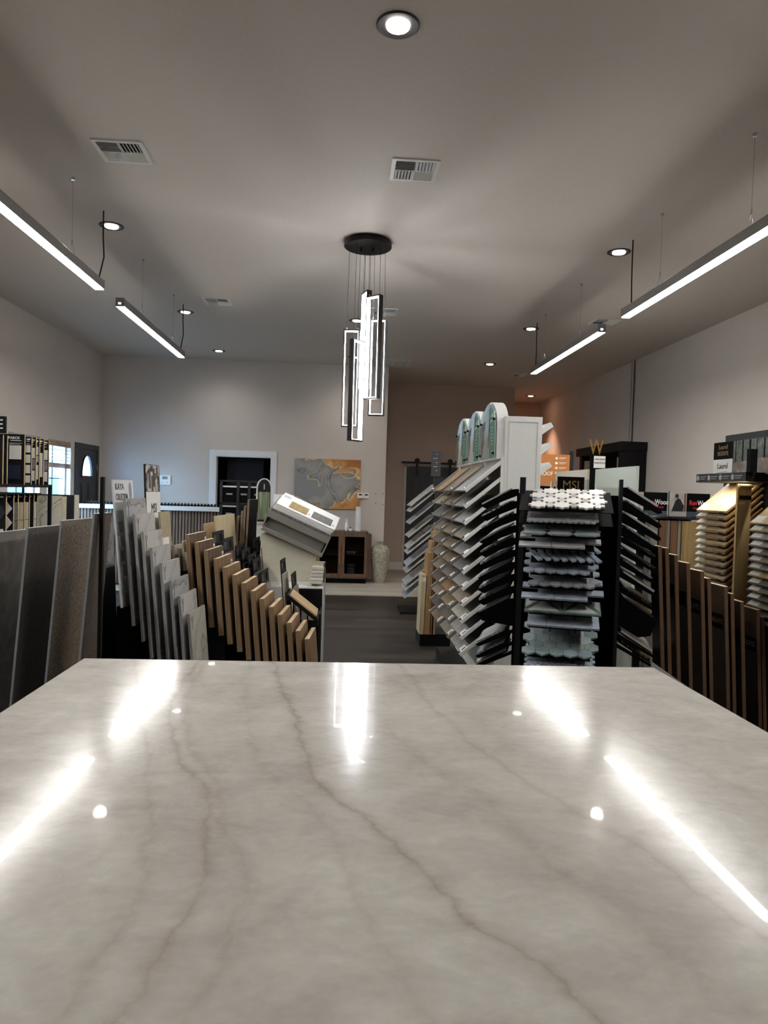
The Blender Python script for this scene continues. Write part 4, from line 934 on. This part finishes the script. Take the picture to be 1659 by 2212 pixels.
# ---- table stand with folding signs, upright planks below
s = thing('sign_table', (2.37, 5.15, 0), 'black round topped stand with upright planks below its rim', 'display stand')
MB().lathe([(.28, 0), (.30, .008), (.30, .02), (.29, .026), (.001, .026)], (2.37, 5.15, 1.365), 48).build('round_top', plain('gloss_black', '14161A', .15), s, smooth=30)
MB().lathe([(.2, 0), (.2, 1.365)], (2.37, 5.15, 0), 24).build('drum', BLACKM, s)
for i, (x, wd, c) in enumerate([(2.125, .03, '5E5B57'), (2.165, .05, '8A8378'), (2.225, .05, '6F4F35'), (2.28, .022, '7C7A78'), (2.305, .045, '735338'), (2.36, .02, '8B8375'), (2.385, .12, '9A8154'), (2.51, .07, '8C744C')]):
    tag(MB().box(x, x+wd, 4.86+.01*(i % 2), 4.875+.01*(i % 2), .0, 1.36).build('wood_plank', wood('upright_'+c+str(i), shade(c, .8), shade(c, 1.1), (10, 10, .6), 5)), '%s upright plank under the round black table top, %s from the left' % (['dark grey', 'light taupe', 'brown', 'thin grey', 'reddish brown', 'thin taupe', 'wide honey oak', 'oak'][i], ORD[i]), 'wood board', 'upright planks under the round top')
SIGNP = [('black sign with red and white RevWood print, left one on the round black table', 2.165, 2.335, 'Rev', 'Wood'), ('black sign with red and white RevWood print, right one cut off by the wood samples', 2.48, 2.65, 'Rev', 'Wood')]
PEOP = marble('floor_photo', 'B9B4AC', '8B867E', '3A3835', 12, vw=.08)
for lb, xa, xb, r1, r2 in SIGNP:
    u = thing('flooring_sign', ((xa+xb)/2, 5.0, 1.391), lb, 'sign', 'black signs on the round table'); M = frame(((xa+xb)/2, 5.0, 1.475), (1, 0, 0), (0, 0, 1)); w = (xb-xa)/2
    MB(M).box(-w, w, -.084, .082, -.004, 0).build('sign_board', BLACKM, u)
    lettering(r1, .05, M @ Matrix.Translation((-.008, .012, .0006)), RED, u, align='RIGHT', sx=.8, bold=.001); lettering(r2, .05, M @ Matrix.Translation((-.006, .012, .0006)), INKW, u, align='LEFT', sx=.75, bold=.001)
    lettering('COLLECTION', .02, M @ Matrix.Translation((.01, -.025, .0006)), RED, u, sx=.8)
    MB(M).box(-w, w, -.084, -.05, 0, .001).build('grey_band', plain('band_%d' % int(xa*100), '3E4550', .4), u)
for lb, xa, xb in (('photo sign of a kneeling person at work between the two black signs', 2.35, 2.475), ('photo sign left of the black sign, mostly hidden by the mosaic arms', 2.10, 2.16)):
    u = thing('photo_sign', ((xa+xb)/2, 5.0, 1.391), lb, 'sign'); M = frame(((xa+xb)/2, 5.0, 1.475), (1, 0, 0), (0, 0, 1)); w = (xb-xa)/2
    MB(M).box(-w, w, -.084, .082, -.004, 0).build('photo_board', plain('pale_photo', 'A9A49C', .5, noise=.15, nscale=12), u)
    if xb-xa > .1:
        MB(M).prism([(-.045, -.05), (.04, -.05), (.045, -.01), (.02, .035), (.0, .045), (-.02, .02), (-.03, -.01)], 0, .001).build('printed_figure', CHAR, u)
        MB(M).prism([(-.008+.014*math.cos(k*PI/6), .06+.016*math.sin(k*PI/6)) for k in range(12)], 0, .001).build('printed_figure', plain('photo_hair', '2B211C', .6), u)
        MB(M).box(.045, w, -.05, .08, 0, .001).build('printed_wall', plain('photo_brown', '6D5442', .6), u)
tag(MB().tube([(2.343, 4.99, 1.391), (2.343, 4.99, 1.57)], .006).build('sign_clamp', CHROME), 'thin clear rod clamping the signs on the round black table', 'sign holder')

# ---- wood sample tower at the right edge
lt = thing('wood_sample_tower', (2.05, 3.4, 0), 'black tower at the right edge with fans of small wood trays under a canopy', 'display tower')
MB().box(2.06, 2.30, 2.75, 3.75, 0, 1.86).build('tower_back', BLACK, lt)
mb = MB(); mb.box(1.856, 2.06, 3.19, 3.65, 1.600, 1.643); mb.build('canopy', BLACK, lt)
M = frame((1.8555, 3.42, 1.622), (0, -1, 0), (0, 0, 1))
mb = MB(M)
for q in range(4): mb.prism([(-.21+.11*q+.014*math.cos(PI*k/8), .014*math.sin(PI*k/8)) for k in range(16)], 0, .001); mb.box(-.19+.11*q, -.13+.11*q, .003, .007, 0, .001); mb.box(-.19+.11*q, -.14+.11*q, -.007, -.004, 0, .001)
mb.build('canopy_print', GREYINK, lt)
MB().box(1.86, 1.893, 3.165, 3.195, 1.643, 1.748).build('black_column', BLACKM, lt)
M = frame((1.95, 3.23, 1.725), (0, -1, 0), (0, 0, 1))
MB(M).box(-.43, .48, -.09, .085, -.02, 0).build('header_board', BLACK, lt)
PH = wood('terrace_photo', '4A3B30', '9A8A78', (3, 3, 3), 3, c3='6B5646')
ph = MB(M).box(-.24, .45, -.088, .083, 0, .001).build('header_photo', plain('photo_forest', '3C4434', .5, noise=.45, nscale=30), lt)
MB(M).prism([(-.24, -.088), (.45, -.088), (.45, -.04), (.0, -.01), (-.24, -.03)], .001, .0015).build('printed_floor', PH, lt)
MB(M).prism([(.1, -.05), (.4, -.05), (.4, .01), (.3, .03), (.2, .0), (.1, -.01)], .0015, .002).build('printed_sofa', plain('photo_sofa', '9A9184', .6), lt)
mb = MB(M)
for q in range(11): mb.box(-.22+.06*q, -.214+.06*q+.004*(q % 3), -.02, .082, .001, .0014)
mb.build('printed_trunks', BLACKM, lt)
MB(M).box(-.428, -.245, -.003, .083, 0, .001).build('black_block', BLACKM, lt); MB(M).box(-.428, -.245, -.088, -.004, 0, .001).build('white_block', PAPER, lt)
lettering('Laurel', .035, M @ Matrix.Translation((-.336, .058, .0015)), GOLDINK, lt); lettering('RESERVE', .032, M @ Matrix.Translation((-.336, .025, .0015)), GOLDINK, lt, sx=.85); lettering('Laurel', .04, M @ Matrix.Translation((-.336, -.04, .0015)), INK, lt)
MB(M).box(-.39, -.29, -.072, -.069, .001, .0015).build('print_lines', GREYINK, lt)
LC = ['C79F62', 'A98659', 'B08E62', 'BD9B68', 'A07C4F', 'BE9D6A', 'A58256', 'BC9A68', 'B8966A', 'A38C74', 'BFA77E', '8C7D6A', 'A98C60', 'A18863']
for col2 in (0, 1):
    n = 14; yf = (3.665, 3.17)[col2]; z0 = (1.457, 1.411)[col2]; dz = (.0334, .0342)[col2]
    for i in range(n):
        c = LC[i] if not col2 else ['C09A62', 'A68D6A', '8F8A82', '8B8680', '7C6856', '8A6F58', '76706A', 'B08A52', '6A5C50', '7A685A', '5E544C', '8A7A66', '6A5A4C', '7A6A58'][i]
        _r = [int(c[q:q+2], 16) for q in (0, 2, 4)]; _m = sum(_r)/3; c = ''.join('%02X' % int(v*.68+_m*.32) for v in _r); key = 'L'+c
        if key not in wc: wc[key] = wood('wood_tray_'+c, shade(c, .86), shade(c, 1.12), (2, 10, 2), 5, .45)
        M = frame((1.87, yf, z0-dz*i), (0, -1, 0), (.76, 0, .65))
        W = .295 if not col2 else .31
        s = thing('wood_tray_sample', (1.95, yf-W/2, z0-dz*i), 'small %s wood tray in the %s fan at right, %s from the top' % (['honey', 'tan', 'light oak', 'brown'][i % 4], ['left', 'right'][col2], ORD[i]), 'flooring sample', ['wood trays of the left fan', 'wood trays of the right fan'][col2])
        MB(M).box(0, W, 0, .24, -.006, 0).build('plank_face', wc[key], s)
        MB(M).box(.008, .085, .006, .05, 0, .001).build('sticker', PAPER, s)
        MB(M).box(.002, W-.002, -.004, .24, -.012, -.006).build('acrylic_tray', ACRYL if col2 else KRAFT, s)
        MB(M).box(W-.07, W-.03, -.005, .012, -.02, -.006).build('tray_clip', BLACK, s)
s = thing('wood_plank', (1.91, 3.29, 0), 'tall pale oak plank with a small black label standing between the two tray fans', 'wood board')
MB().box(1.876, 1.943, 3.285, 3.30, .05, 1.59).build('plank_face', wood('tall_oak', 'A88B5E', 'C6A877', (12, 12, .6), 5), s)
MB().box(1.883, 1.943, 3.2835, 3.285, 1.515, 1.535).build('black_label', BLACK, s); MB().tube([(1.88, 3.278, 1.58), (1.943, 3.278, 1.58)], .008).build('top_clip', KRAFT, s); MB().box(1.87, 1.955, 3.27, 3.32, 0, .05).build('foot', BLACK, s)
for y in (2.84, 3.18): MB().box(1.90, 1.912, y, y+.012, 0, 1.42).build('thin_upright', BLACK, lt)
# canopy lamp over the top trays
ld = bpy.data.lights.new('canopy_lamp', 'AREA'); ld.shape = 'RECTANGLE'; ld.size = .3; ld.size_y = .05; ld.energy = .45; ld.color = (1, .86, .6)
lo = bpy.data.objects.new('canopy_lamp', ld); COL.objects.link(lo); lo.location = (1.90, 3.42, 1.595); lo.rotation_euler = (0, 0, PI/2)

# ---- dark picture boards in front of it
t = thing('picture_board_rack', (1.62, 3.12, 0), 'black floor rack of brown edged picture boards along the right of the counter', 'display rack')
MB().box(1.34, 1.98, 3.0, 3.28, 0, .12).build('rack_base', BLACKM, t)
RB = [(1.385, 1.30, .08), (1.417, 1.293, .08), (1.459, 1.264, .2), (1.514, 1.23, .22), (1.578, 1.196, .24), (1.61, 1.165, .2), (1.687, 1.132, .26), (1.717, 1.101, .2), (1.763, 1.067, .24), (1.837, 1.034, .26), (1.86, 1.002, .2), (1.90, .975, .2)]
BRE = plain('walnut_trim', '6A4E38', .5, noise=.05)
PB = [wood('board_picture_a', '17120F', '33271F', (2, 2, 1), 4), wood('board_picture_b', '0B0B0D', '1E1A18', (2, 2, 1), 4), wood('board_picture_c', '241A13', '4A3828', (5, 5, 1), 4)]
for i, (x, z, L) in enumerate(RB):
    Hh = z-.12; M = frame((x-.016, 3.0, z), (0, -1, 0), (-.067, 0, 1))
    s = thing('picture_board', (x, 3.1, .12), 'brown edged picture board%s, %s from the left beside the counter' % (' with HEIGHTS print' if i in (4, 6, 9) else '', ORD[i]), 'sample board', 'brown edged picture boards')
    MB(M).box(-L, 0, -Hh, 0, -.0155, 0).build('board_core', BRE, s)
    MB(M).box(-L, 0, 0, .002, -.0155, .0).build('top_edge', PINE, s)
    MB(M).box(-L, -.0005, -Hh, -.125, 0, .0008).build('dark_picture', PB[i % 2], s)
    MB(M).box(-L, -.0005, -.122, -.002, 0, .0008).build('plank_picture', PB[2], s)
    MB(M).box(-L, -.012, -.19, -.125, .0008, .0013).build('black_band', BLACKM, s)
    if i in (4, 6, 9): lettering('HEIGHTS', .03, M @ Matrix.Translation((-.02, -.158, .0016)), GREYINK, s, align='RIGHT', sx=.8)
# grey board lying on a low box by the counter
s = thing('grey_slab', (.95, 1.95, 0), 'plain grey board lying at the right far corner of the counter', 'slab')
MB().prism([(1.05, 2.31), (.78, 1.80), (.78, 1.45), (.99, 1.70)], .945, .96).build('slab_sheet', plain('grey_board', '37373A', .6, spec=.2), s)
MB().prism([(1.0, 2.15), (.82, 1.82), (.82, 1.6), (.94, 1.75)], 0, .945).build('support_box', BLACKM, s)
# ================================================================== far wall furniture
# slatted reception half wall
s = thing('reception_counter', (-2.86, 10.85, 0), 'reception half wall of brown vertical slats under a white top before the black door', 'counter')
MB().box(-3.95, -1.81, 10.80, 10.98, 0, 1.13).build('body', BLACKM, s)
MB().box(-3.965, -1.79, 10.72, 11.06, 1.13, 1.19, bev=.004).build('worktop', WHITEP, s)
SL = wood('slat_walnut', '5C4B40', '836E60', (10, 10, .6), 4)
for k in range(46): MB().box(-3.94+k*.0462, -3.94+k*.0462+.032, 10.775, 10.80, .02, 1.128).build('slat', SL, s)
mb = MB(); mb.box(-3.9, -1.95, 11.03, 11.045, 1.195, 1.215)
for k in range(40): mb.box(-3.9+k*.05, -3.9+k*.05+.028, 11.03, 11.045, 1.19, 1.235)
tag(mb.build('slotted_rail', CHAR), 'low dark slotted rail running along the back of the reception top', 'rail')
# black shelving with boxes
s = thing('shelving_unit', (-1.35, 9.6, 0), 'black metal shelving unit in front of the cased doorway', 'shelving')
for x in (-1.61, -1.39, -1.245, -1.03): MB().box(x, x+.035, 9.5, 9.53, 0, 1.585).build('upright', CHAR, s)
for z in (1.575, 1.28, 1.02, .7, .3): MB().box(-1.61, -.995, 9.5, 9.85, z, z+.018).build('shelf', CHAR, s)
for i, (x, w, z, h, m) in enumerate([(-1.58, .18, 1.30, .2, BLACKM), (-1.36, .12, 1.30, .2, BLACKM), (-1.21, .18, 1.30, .2, BLACKM), (-1.58, .18, 1.04, .2, BLACKM), (-1.21, .18, 1.04, .2, BLACKM)]):
    b = thing('storage_box', (x+w/2, 9.6, z), 'black storage box on the %s shelf, %s position' % (['upper', 'upper', 'upper', 'lower', 'lower'][i], ['left', 'middle', 'right', 'left', 'right'][i]), 'box', 'black boxes on the shelving')
    MB().box(x, x+w, 9.54, 9.8, z, z+h).build('box_body', m, b); MB().box(x-.004, x+w+.004, 9.535, 9.805, z+h, z+h+.02).build('box_lid', PAPER, b); MB().box(x+w/2-.04, x+w/2+.04, 9.538, 9.54, z+h*.5, z+h*.5+.022).build('box_label', GREYINK, b)
# cabinet
WAL = wood('cabinet_walnut', '4B3729', '6E523D', (8, 8, .8), 5)
s = thing('glass_cabinet', (.01, 11.7, 0), 'walnut cabinet with two glass doors and gold bar handles below the painting', 'cabinet')
mb = MB(); mb.box(-.41, -.385, 11.52, 11.92, .08, .84); mb.box(.415, .44, 11.52, 11.92, .08, .84); mb.box(-.41, .44, 11.52, 11.92, .82, .845); mb.box(-.41, .44, 11.52, 11.92, .08, .10); mb.box(-.385, .415, 11.9, 11.92, .1, .82); mb.box(.44, .50, 11.6, 11.95, .08, .80); mb.build('carcass', WAL, s)
MB().box(-.385, .415, 11.55, 11.9, .455, .47).build('shelf', WAL, s); MB().box(-.38, .42, 11.55, 11.9, 0, .08).build('plinth', BLACKM, s)
for k, (x0, x1) in enumerate(((-.405, .013), (.018, .435))):
    f = frame(((x0+x1)/2, 11.515, .46), (1, 0, 0), (0, 0, 1)); w = (x1-x0)/2
    d = MB(f).ring([(-w, -.36), (w, -.36), (w, .36), (-w, .36)], [(-w+.05, -.30), (w-.05, -.30), (w-.05, .30), (-w+.05, .30)], -.01, .01).build('door', WAL, s)
    MB(f).box(-w+.048, w-.048, -.302, .302, -.003, 0).build('glass_pane', DGLASS, d)
    hx = w-.025 if k == 0 else -w+.025
    MB(f).box(hx-.006, hx+.006, -.14, .14, .018, .028).build('handle', GOLD, d)
for i, x in enumerate((.13, .175, .225)):
    tag(MB().lathe([(.012, 0), (.026, .012), (.034, .04), (.031, .04), (.02, .012), (.001, .006)], (x, 11.68+.03*(i % 2), .47), 20).build('bowl', PAPER, smooth=40), 'small white bowl on the cabinet shelf, %s of three' % ['left', 'middle', 'right'][i], 'bowl', 'small white bowls in the cabinet')
for i in range(7):
    tag(MB().lathe([(.05, 0), (.065+.004*(i < 4), .008), (.062, .012), (.001, .006)], (.18, 11.70, .1005+i*.030), 24).build('plate', PAPER if i != 5 else GREYB, smooth=40), 'plate in the pile at the bottom of the glass cabinet, %s from below' % ORD[i], 'plate', 'piled plates in the cabinet')
VW = plain('white_ceramic', 'E6E6E6', .35, noise=0)
tag(MB().lathe([(.05, 0), (.052, .04), (.05, .14), (.048, .3), (.044, .4), (.040, .4), (.04, .01), (.001, .01)], (.275, 11.7, .845), 32).build('vase', wood('ribbed_white', 'CFD3D6', 'ECEDEE', (1, 1, 30), 3, .4), smooth=30), 'tall white ribbed cylinder vase on the right of the cabinet', 'vase')
tag(MB().lathe([(.022, 0), (.034, .04), (.036, .07), (.022, .12), (.010, .16), (.007, .2), (.005, .2), (.005, .02), (.001, .02)], (.085, 11.7, .845), 24).build('vase', VW, smooth=True), 'slender white bottle vase on the cabinet', 'vase')
v = thing('bud_vase', (.15, 11.62, .845), 'little round white vase with a dark mouth between the taller vases', 'vase')
MB().lathe([(.014, 0), (.026, .015), (.027, .03), (.014, .046)], (.15, 11.62, .845), 20).build('bowl_body', VW, v, smooth=True); MB().lathe([(.0125, 0), (.009, .016), (.001, .018)], (.15, 11.62, .891), 14).build('dark_mouth', BLACKM, v)
tag(MB().lathe([(.085, 0), (.095, .02), (.115, .15), (.15, .35), (.168, .48), (.16, .56), (.115, .61), (.058, .63), (.056, .66), (.062, .68), (.052, .68), (.05, .62), (.001, .62)], (.655, 11.72, 0.001), 48).build('floor_vase', plain('crackle_glaze', '9C9A8A', .12, noise=.25, nscale=45), smooth=60), 'large grey green crackle glazed vase standing on the floor right of the cabinet', 'vase')
# painting
def ink_mat():
    m, nt, b = base('ink_painting'); L = nt.links.new
    tc = N(nt, 'ShaderNodeTexCoord'); sp = N(nt, 'ShaderNodeSeparateXYZ'); L(tc.outputs['Object'], sp.inputs[0])
    n1 = N(nt, 'ShaderNodeTexNoise'); n1.inputs['Scale'].default_value = 2.3; n1.inputs['Detail'].default_value = 2; n1.inputs['Distortion'].default_value = 1.4; L(tc.outputs['Object'], n1.inputs['Vector'])
    def mth(op, a, b_=None):
        n = N(nt, 'ShaderNodeMath', operation=op)
        for i, v in enumerate((a, b_)):
            if v is None: continue
            if isinstance(v, (int, float)): n.inputs[i].default_value = v
            else: L(v, n.inputs[i])
        return n.outputs[0]
    # orange towards the upper right and a corner at the bottom
    f = mth('ADD', mth('MULTIPLY', sp.outputs['X'], .62), mth('MULTIPLY', mth('ABSOLUTE', mth('SUBTRACT', sp.outputs['Z'], .36)), 1.05))
    f = mth('ADD', f, mth('MULTIPLY', mth('SUBTRACT', n1.outputs['Fac'], .5), .8))
    r = N(nt, 'ShaderNodeValToRGB'); E = r.color_ramp.elements; E[0].position = 0; E[0].color = lin('85868A'); E[1].position = 1; E[1].color = lin('8C4E12')
    for p, c in ((.12, '9A9794'), (.26, '8B8B88'), (.36, '7C7C78'), (.385, 'E3C79A'), (.40, 'C89458'), (.5, 'BC8648'), (.62, 'A5681F')): e = E.new(p); e.color = lin(c)
    L(f, r.inputs['Fac'])
    n2 = N(nt, 'ShaderNodeTexNoise'); n2.inputs['Scale'].default_value = 1.9; n2.inputs['Detail'].default_value = 3; n2.inputs['Distortion'].default_value = 1.2; n2.inputs['Roughness'].default_value = .35; L(tc.outputs['Object'], n2.inputs['Vector'])
    d = mth('ABSOLUTE', mth('SUBTRACT', mth('FRACT', mth('MULTIPLY', n2.outputs['Fac'], 4.5)), .5))
    k = mth('SUBTRACT', 1, mth('MINIMUM', mth('MULTIPLY', d, 14), 1))
    mx = N(nt, 'ShaderNodeMix', data_type='RGBA'); L(mth('MULTIPLY', k, .7), mx.inputs[0]); L(r.outputs['Color'], mx.inputs[6]); mx.inputs[7].default_value = lin('4F4B48')
    d2 = mth('ABSOLUTE', mth('SUBTRACT', mth('FRACT', mth('ADD', mth('MULTIPLY', n2.outputs['Fac'], 3.5), .3)), .5)); k2 = mth('SUBTRACT', 1, mth('MINIMUM', mth('MULTIPLY', d2, 22), 1))
    m2 = N(nt, 'ShaderNodeMix', data_type='RGBA'); L(mth('MULTIPLY', k2, .85), m2.inputs[0]); L(mx.outputs[2], m2.inputs[6]); m2.inputs[7].default_value = lin('D9BE94')
    L(m2.outputs[2], b.inputs['Base Color']); b.inputs['Roughness'].default_value = .5
    return m
tag(MB().box(-.795, .297, YB-.04, YB-.001, 1.19, 2.02).build('abstract_painting', ink_mat()), 'wide canvas of grey and amber poured ink shapes with golden veins on the back wall', 'painting')
# wall controls
s = thing('thermostat', (-2.925, YB-.015, 1.51), 'white thermostat on the back wall left of the cased doorway', 'thermostat')
MB().box(-3.02, -2.835, YB-.03, YB-.001, 1.51, 1.665, bev=.004).build('housing', PAPER, s); MB().box(-2.97, -2.885, YB-.032, YB-.03, 1.60, 1.645).build('display', plain('lcd_green', '66706A', .3), s)
for x in (-2.97, -2.89): MB().box(x-.01, x+.01, YB-.032, YB-.03, 1.54, 1.555).build('button', GREYB, s)
for i, x in enumerate((.30, .40)):
    s = thing('wall_control', (x, YB-.015, 1.37), ['left white wall control overlapping the right end of the painting', 'right white wall control beside the painting'][i], 'thermostat', 'pair of white wall controls')
    MB().box(x-.045, x+.045, YB-.065 if i == 0 else YB-.03, YB-.001, 1.385, 1.475).build('housing', PAPER, s); MB().box(x-.02, x+.03, YB-.067 if i == 0 else YB-.032, YB-.065 if i == 0 else YB-.03, 1.43, 1.455).build('display', CHAR, s)
for i, (x, z) in enumerate(((.565, 1.47), (.68, 1.47), (.57, 1.30), (.685, 1.285))):
    tag(MB(frame((x, YB-.001, z), (1, 0, 0), (0, 0, 1))).lathe([(.008, -.0), (.008, .008), (.001, .009)], n=12).build('wall_screw', BLACK), 'black wall fixing near the corner, %s of the four' % ['upper left', 'upper right', 'lower left', 'lower right'][i], 'screw', 'four black wall fixings')

# ================================================================== left wall: tile card rack by the windows
rk = thing('tile_card_rack', (-3.4, 6.9, 0), 'black two tier rack of upright tile cards along the left wall', 'display rack')
MB().box(-3.62, -3.55, 6.4, 7.57, 0, 1.95).build('back_frame', BLACK, rk); MB().box(-3.55, -2.99, 6.4, 7.5, 1.44, 1.468).build('upper_shelf', BLACK, rk); MB().box(-3.55, -2.99, 6.4, 7.27, .93, .965).build('lower_shelf', BLACK, rk)
MB().box(-3.55, -2.98, 6.4, 7.27, 1.375, 1.385).build('guide_plate', BLACK, rk); MB().box(-3.02, -2.99, 7.52, 7.55, 0, 1.47).build('post', BLACK, rk); MB().box(-3.0, -2.985, 6.88, 6.90, 1.385, 1.44).build('post', BLACK, rk)
MB().box(-3.55, -3.0, 6.4, 6.41, 0, .93).build('end_panel', BLACKM, rk)
M = frame((-3.26, 6.42, 1.975), (1, 0, 0), (0, 0, 1)); hd = MB(M).box(-.35, .315, -.065, .083, -.02, 0).build('header_sign', NAVY, rk)
lettering('TILE', .12, M @ Matrix.Translation((.295, .01, .001)), INKW, rk, align='RIGHT')
MB().box(-3.50, -3.48, 6.43, 6.45, 1.3, 1.95).build('header_post', BLACK, rk)
SWT = [plain('swatch_white', 'CFCDC6', .4, noise=.02), plain('swatch_mid', '77777A', .5, noise=.15, nscale=30), plain('swatch_navy', '1B2230', .5), plain('swatch_beige', 'BFB094', .5, noise=.04), plain('swatch_cream', 'C5C1AE', .5, noise=.04)]
UP = [(6.49, 1.90, 'plain'), (6.57, 1.90, 'plain'), (6.92, 1.937, 'paros'), (7.07, 1.925, 'a'), (7.17, 1.925, 'b'), (7.25, 1.92, 'c'), (7.35, 1.925, 'd'), (7.47, 1.92, 'b')]
for i, (y, z, k) in enumerate(UP):
    M = frame((-3.0, y, z), (1, 0, 0), (0, 0, 1)); s = thing('tile_card', (-3.25, y, 1.468), 'black tile card on the upper tier%s, %s from the near end' % (' with PAROS print' if k == 'paros' else '', ORD[i]), 'tile card', 'black tile cards of the upper tier')
    MB(M).box(-.5, 0, -(z-1.468), 0, -.012, 0).build('card', CARD, s); MB(M).box(0, .003, -(z-1.468), 0, -.014, .002).build('card_edge', KRAFT, s)
    mb = MB(M)
    if k == 'paros':
        lettering('PAROS', .035, M @ Matrix.Translation((-.045, -.035, .001)), INKW, s, align='RIGHT', bold=.0008)
        mb.box(-.13, -.03, -.062, -.056, 0, .001); mb.box(-.14, -.02, -.085, -.082, 0, .001); mb.box(-.14, -.04, -.095, -.092, 0, .001)
        MB(M).box(-.135, -.028, -.235, -.105, 0, .008).build('swatch', SWT[0], s); MB(M).box(-.145, -.035, -.42, -.29, 0, .008).build('swatch', SWT[2], s)
    elif k != 'plain':
        mb.box(-.045, -.012, -.03, -.016, 0, .001); mb.box(-.045, -.02, -.046, -.04, 0, .001); mb.box(-.045, -.018, -.07, -.066, 0, .001)
        for q, (a, b) in enumerate({'a': ((-.15, -.08), (-.25, -.17), (-.35, -.27), (-.44, -.37)), 'b': ((-.2, -.1), (-.31, -.21), (-.42, -.32)), 'c': ((-.16, -.08), (-.23, -.17), (-.40, -.26)), 'd': ((-.38, -.14),)}[k]):
            MB(M).box(-.05, -.008, a, b, 0, .006).build('swatch', SWT[(0, 1, 0, 3)[q]] if k == 'b' else SWT[0 if q != 1 or k != 'c' else 3], s)
    if len(mb.bm.verts): mb.build('card_print', INKW, s)
    else: mb.bm.free()
LO = [(6.565, 'dark'), (6.71, 'diamond'), (6.80, 'grey'), (6.93, 'beige'), (7.04, 'cream'), (7.14, 'plain'), (7.22, 'white')]
for i, (y, k) in enumerate(LO):
    z = 1.373; M = frame((-3.0, y, z), (1, 0, 0), (0, 0, 1)); s = thing('tile_card', (-3.25, y, .965), 'black tile card on the lower tier showing %s, %s from the near end' % ({'dark': 'a dark diamond', 'diamond': 'white diamonds', 'grey': 'grey tile', 'beige': 'beige tiles', 'cream': 'cream tile', 'plain': 'no swatch', 'white': 'a white strip'}[k], ORD[i]), 'tile card', 'black tile cards of the lower tier')
    MB(M).box(-.5, 0, -.408, 0, -.012, 0).build('card', CARD, s); MB(M).box(0, .003, -.408, 0, -.014, .002).build('card_edge', KRAFT, s)
    MB(M).box(-.06, -.02, -.028, -.015, 0, .001).build('card_print', INKW, s)
    if k == 'diamond':
        for q in range(2): MB(M).prism([(-.1, -.13-.13*q), (-.055, -.07-.13*q), (-.008, -.13-.13*q), (-.055, -.19-.13*q)], 0, .006).build('swatch', SWT[0], s)
    elif k == 'dark': MB(M).prism([(-.1, -.16), (-.05, -.09), (0, -.16), (-.05, -.23)], 0, .006).build('swatch', SWT[2], s); MB(M).box(-.12, -.02, -.4, -.31, 0, .006).build('swatch', SWT[0], s)
    elif k != 'plain':
        m = {'grey': SWT[1], 'beige': SWT[3], 'cream': SWT[4], 'white': SWT[0]}[k]
        MB(M).box(-.055, -.006, -.24, -.075, 0, .006).build('swatch', m, s); MB(M).box(-.055, -.006, -.40, -.245, 0, .006).build('swatch', m, s)
# slabs below the windows
rk = thing('slab_stand', (-3.2, 7.85, 0), 'low black stand of upright tiles below the window', 'display rack'); MB().box(-3.6, -2.95, 7.72, 8.42, 0, .75).build('stand_body', BLACKM, rk)
for i, (y, z, m, lb) in enumerate([(7.81, 1.352, marble('calacatta', 'CDC9BC', 'C6C1B3', '8D877B', 3), 'large white marble veined tile below the window'), (7.94, 1.345, SWT[4], 'cream tile edge just right of the marble veined tile'), (8.17, 1.36, SWT[2], 'black tile standing right of the marble one'), (8.31, 1.36, SWT[0], 'pale tile nearest the black door')]):
    s = thing('upright_tile', (-3.25, y, .75), lb, 'tile', 'upright tiles below the window'); M = frame((-2.99, y, z), (1, 0, 0), (0, 0, 1))
    MB(M).box(-.55, 0, -(z-.75), 0, -.01, 0).build('tile_core', KRAFT, s); MB(M).box(-.549, -.001, -(z-.75), -.001, 0, .003).build('tile_face', m, s)
# ------------------------------------------------------------------ light of the day, added blue fill lamp, view
w = bpy.data.worlds.new('daylight'); SC.world = w; w.use_nodes = True
bg = w.node_tree.nodes['Background']; bg.inputs['Color'].default_value = (.40, .70, 1, 1); bg.inputs['Strength'].default_value = 9
for a, b in WY:
    ld = bpy.data.lights.new('window_portal', 'AREA'); ld.shape = 'RECTANGLE'; ld.size = b-a; ld.size_y = WZ[1]-WZ[0]; ld.cycles.is_portal = True
    lo = bpy.data.objects.new('window_portal', ld); COL.objects.link(lo); lo.location = (XL-.15, (a+b)/2, (WZ[0]+WZ[1])/2); lo.rotation_euler = (0, -PI/2, 0)
ld = bpy.data.lights.new('blue_wall_fill', 'AREA'); ld.shape = 'DISK'; ld.size = .5; ld.energy = 20; ld.color = (.30, .55, 1)  # added lamp outside the window, throws a blue patch on the back wall
lo = bpy.data.objects.new('blue_wall_fill', ld); COL.objects.link(lo); lo.location = (-5.0, 7.0, 1.55); lo.rotation_euler = V((-.35, -1, 0)).to_track_quat('Z', 'Y').to_euler()
sd = bpy.data.lights.new('sun', 'SUN'); sd.energy = 1.0; sd.angle = .01; sd.color = (1, .97, .92)
so = bpy.data.objects.new('sun', sd); COL.objects.link(so); so.rotation_euler = V((.6, -.25, .75)).to_track_quat('Z', 'Y').to_euler(); so.location = (10, 0, 20)
SC.view_settings.view_transform = 'Standard'; SC.view_settings.look = 'None'; SC.view_settings.gamma = 1
SC.view_settings.use_curve_mapping = False; SC.view_settings.exposure = 2.0
SC.cycles.use_denoising = True; SC.cycles.denoiser = 'OPENIMAGEDENOISE'
SC.cycles.max_bounces = 8; SC.cycles.diffuse_bounces = 5; SC.cycles.glossy_bounces = 4; SC.cycles.transparent_max_bounces = 12
SC.cycles.sample_clamp_indirect = 6; SC.cycles.caustics_reflective = False; SC.cycles.caustics_refractive = False
SC.cycles.use_light_tree = True
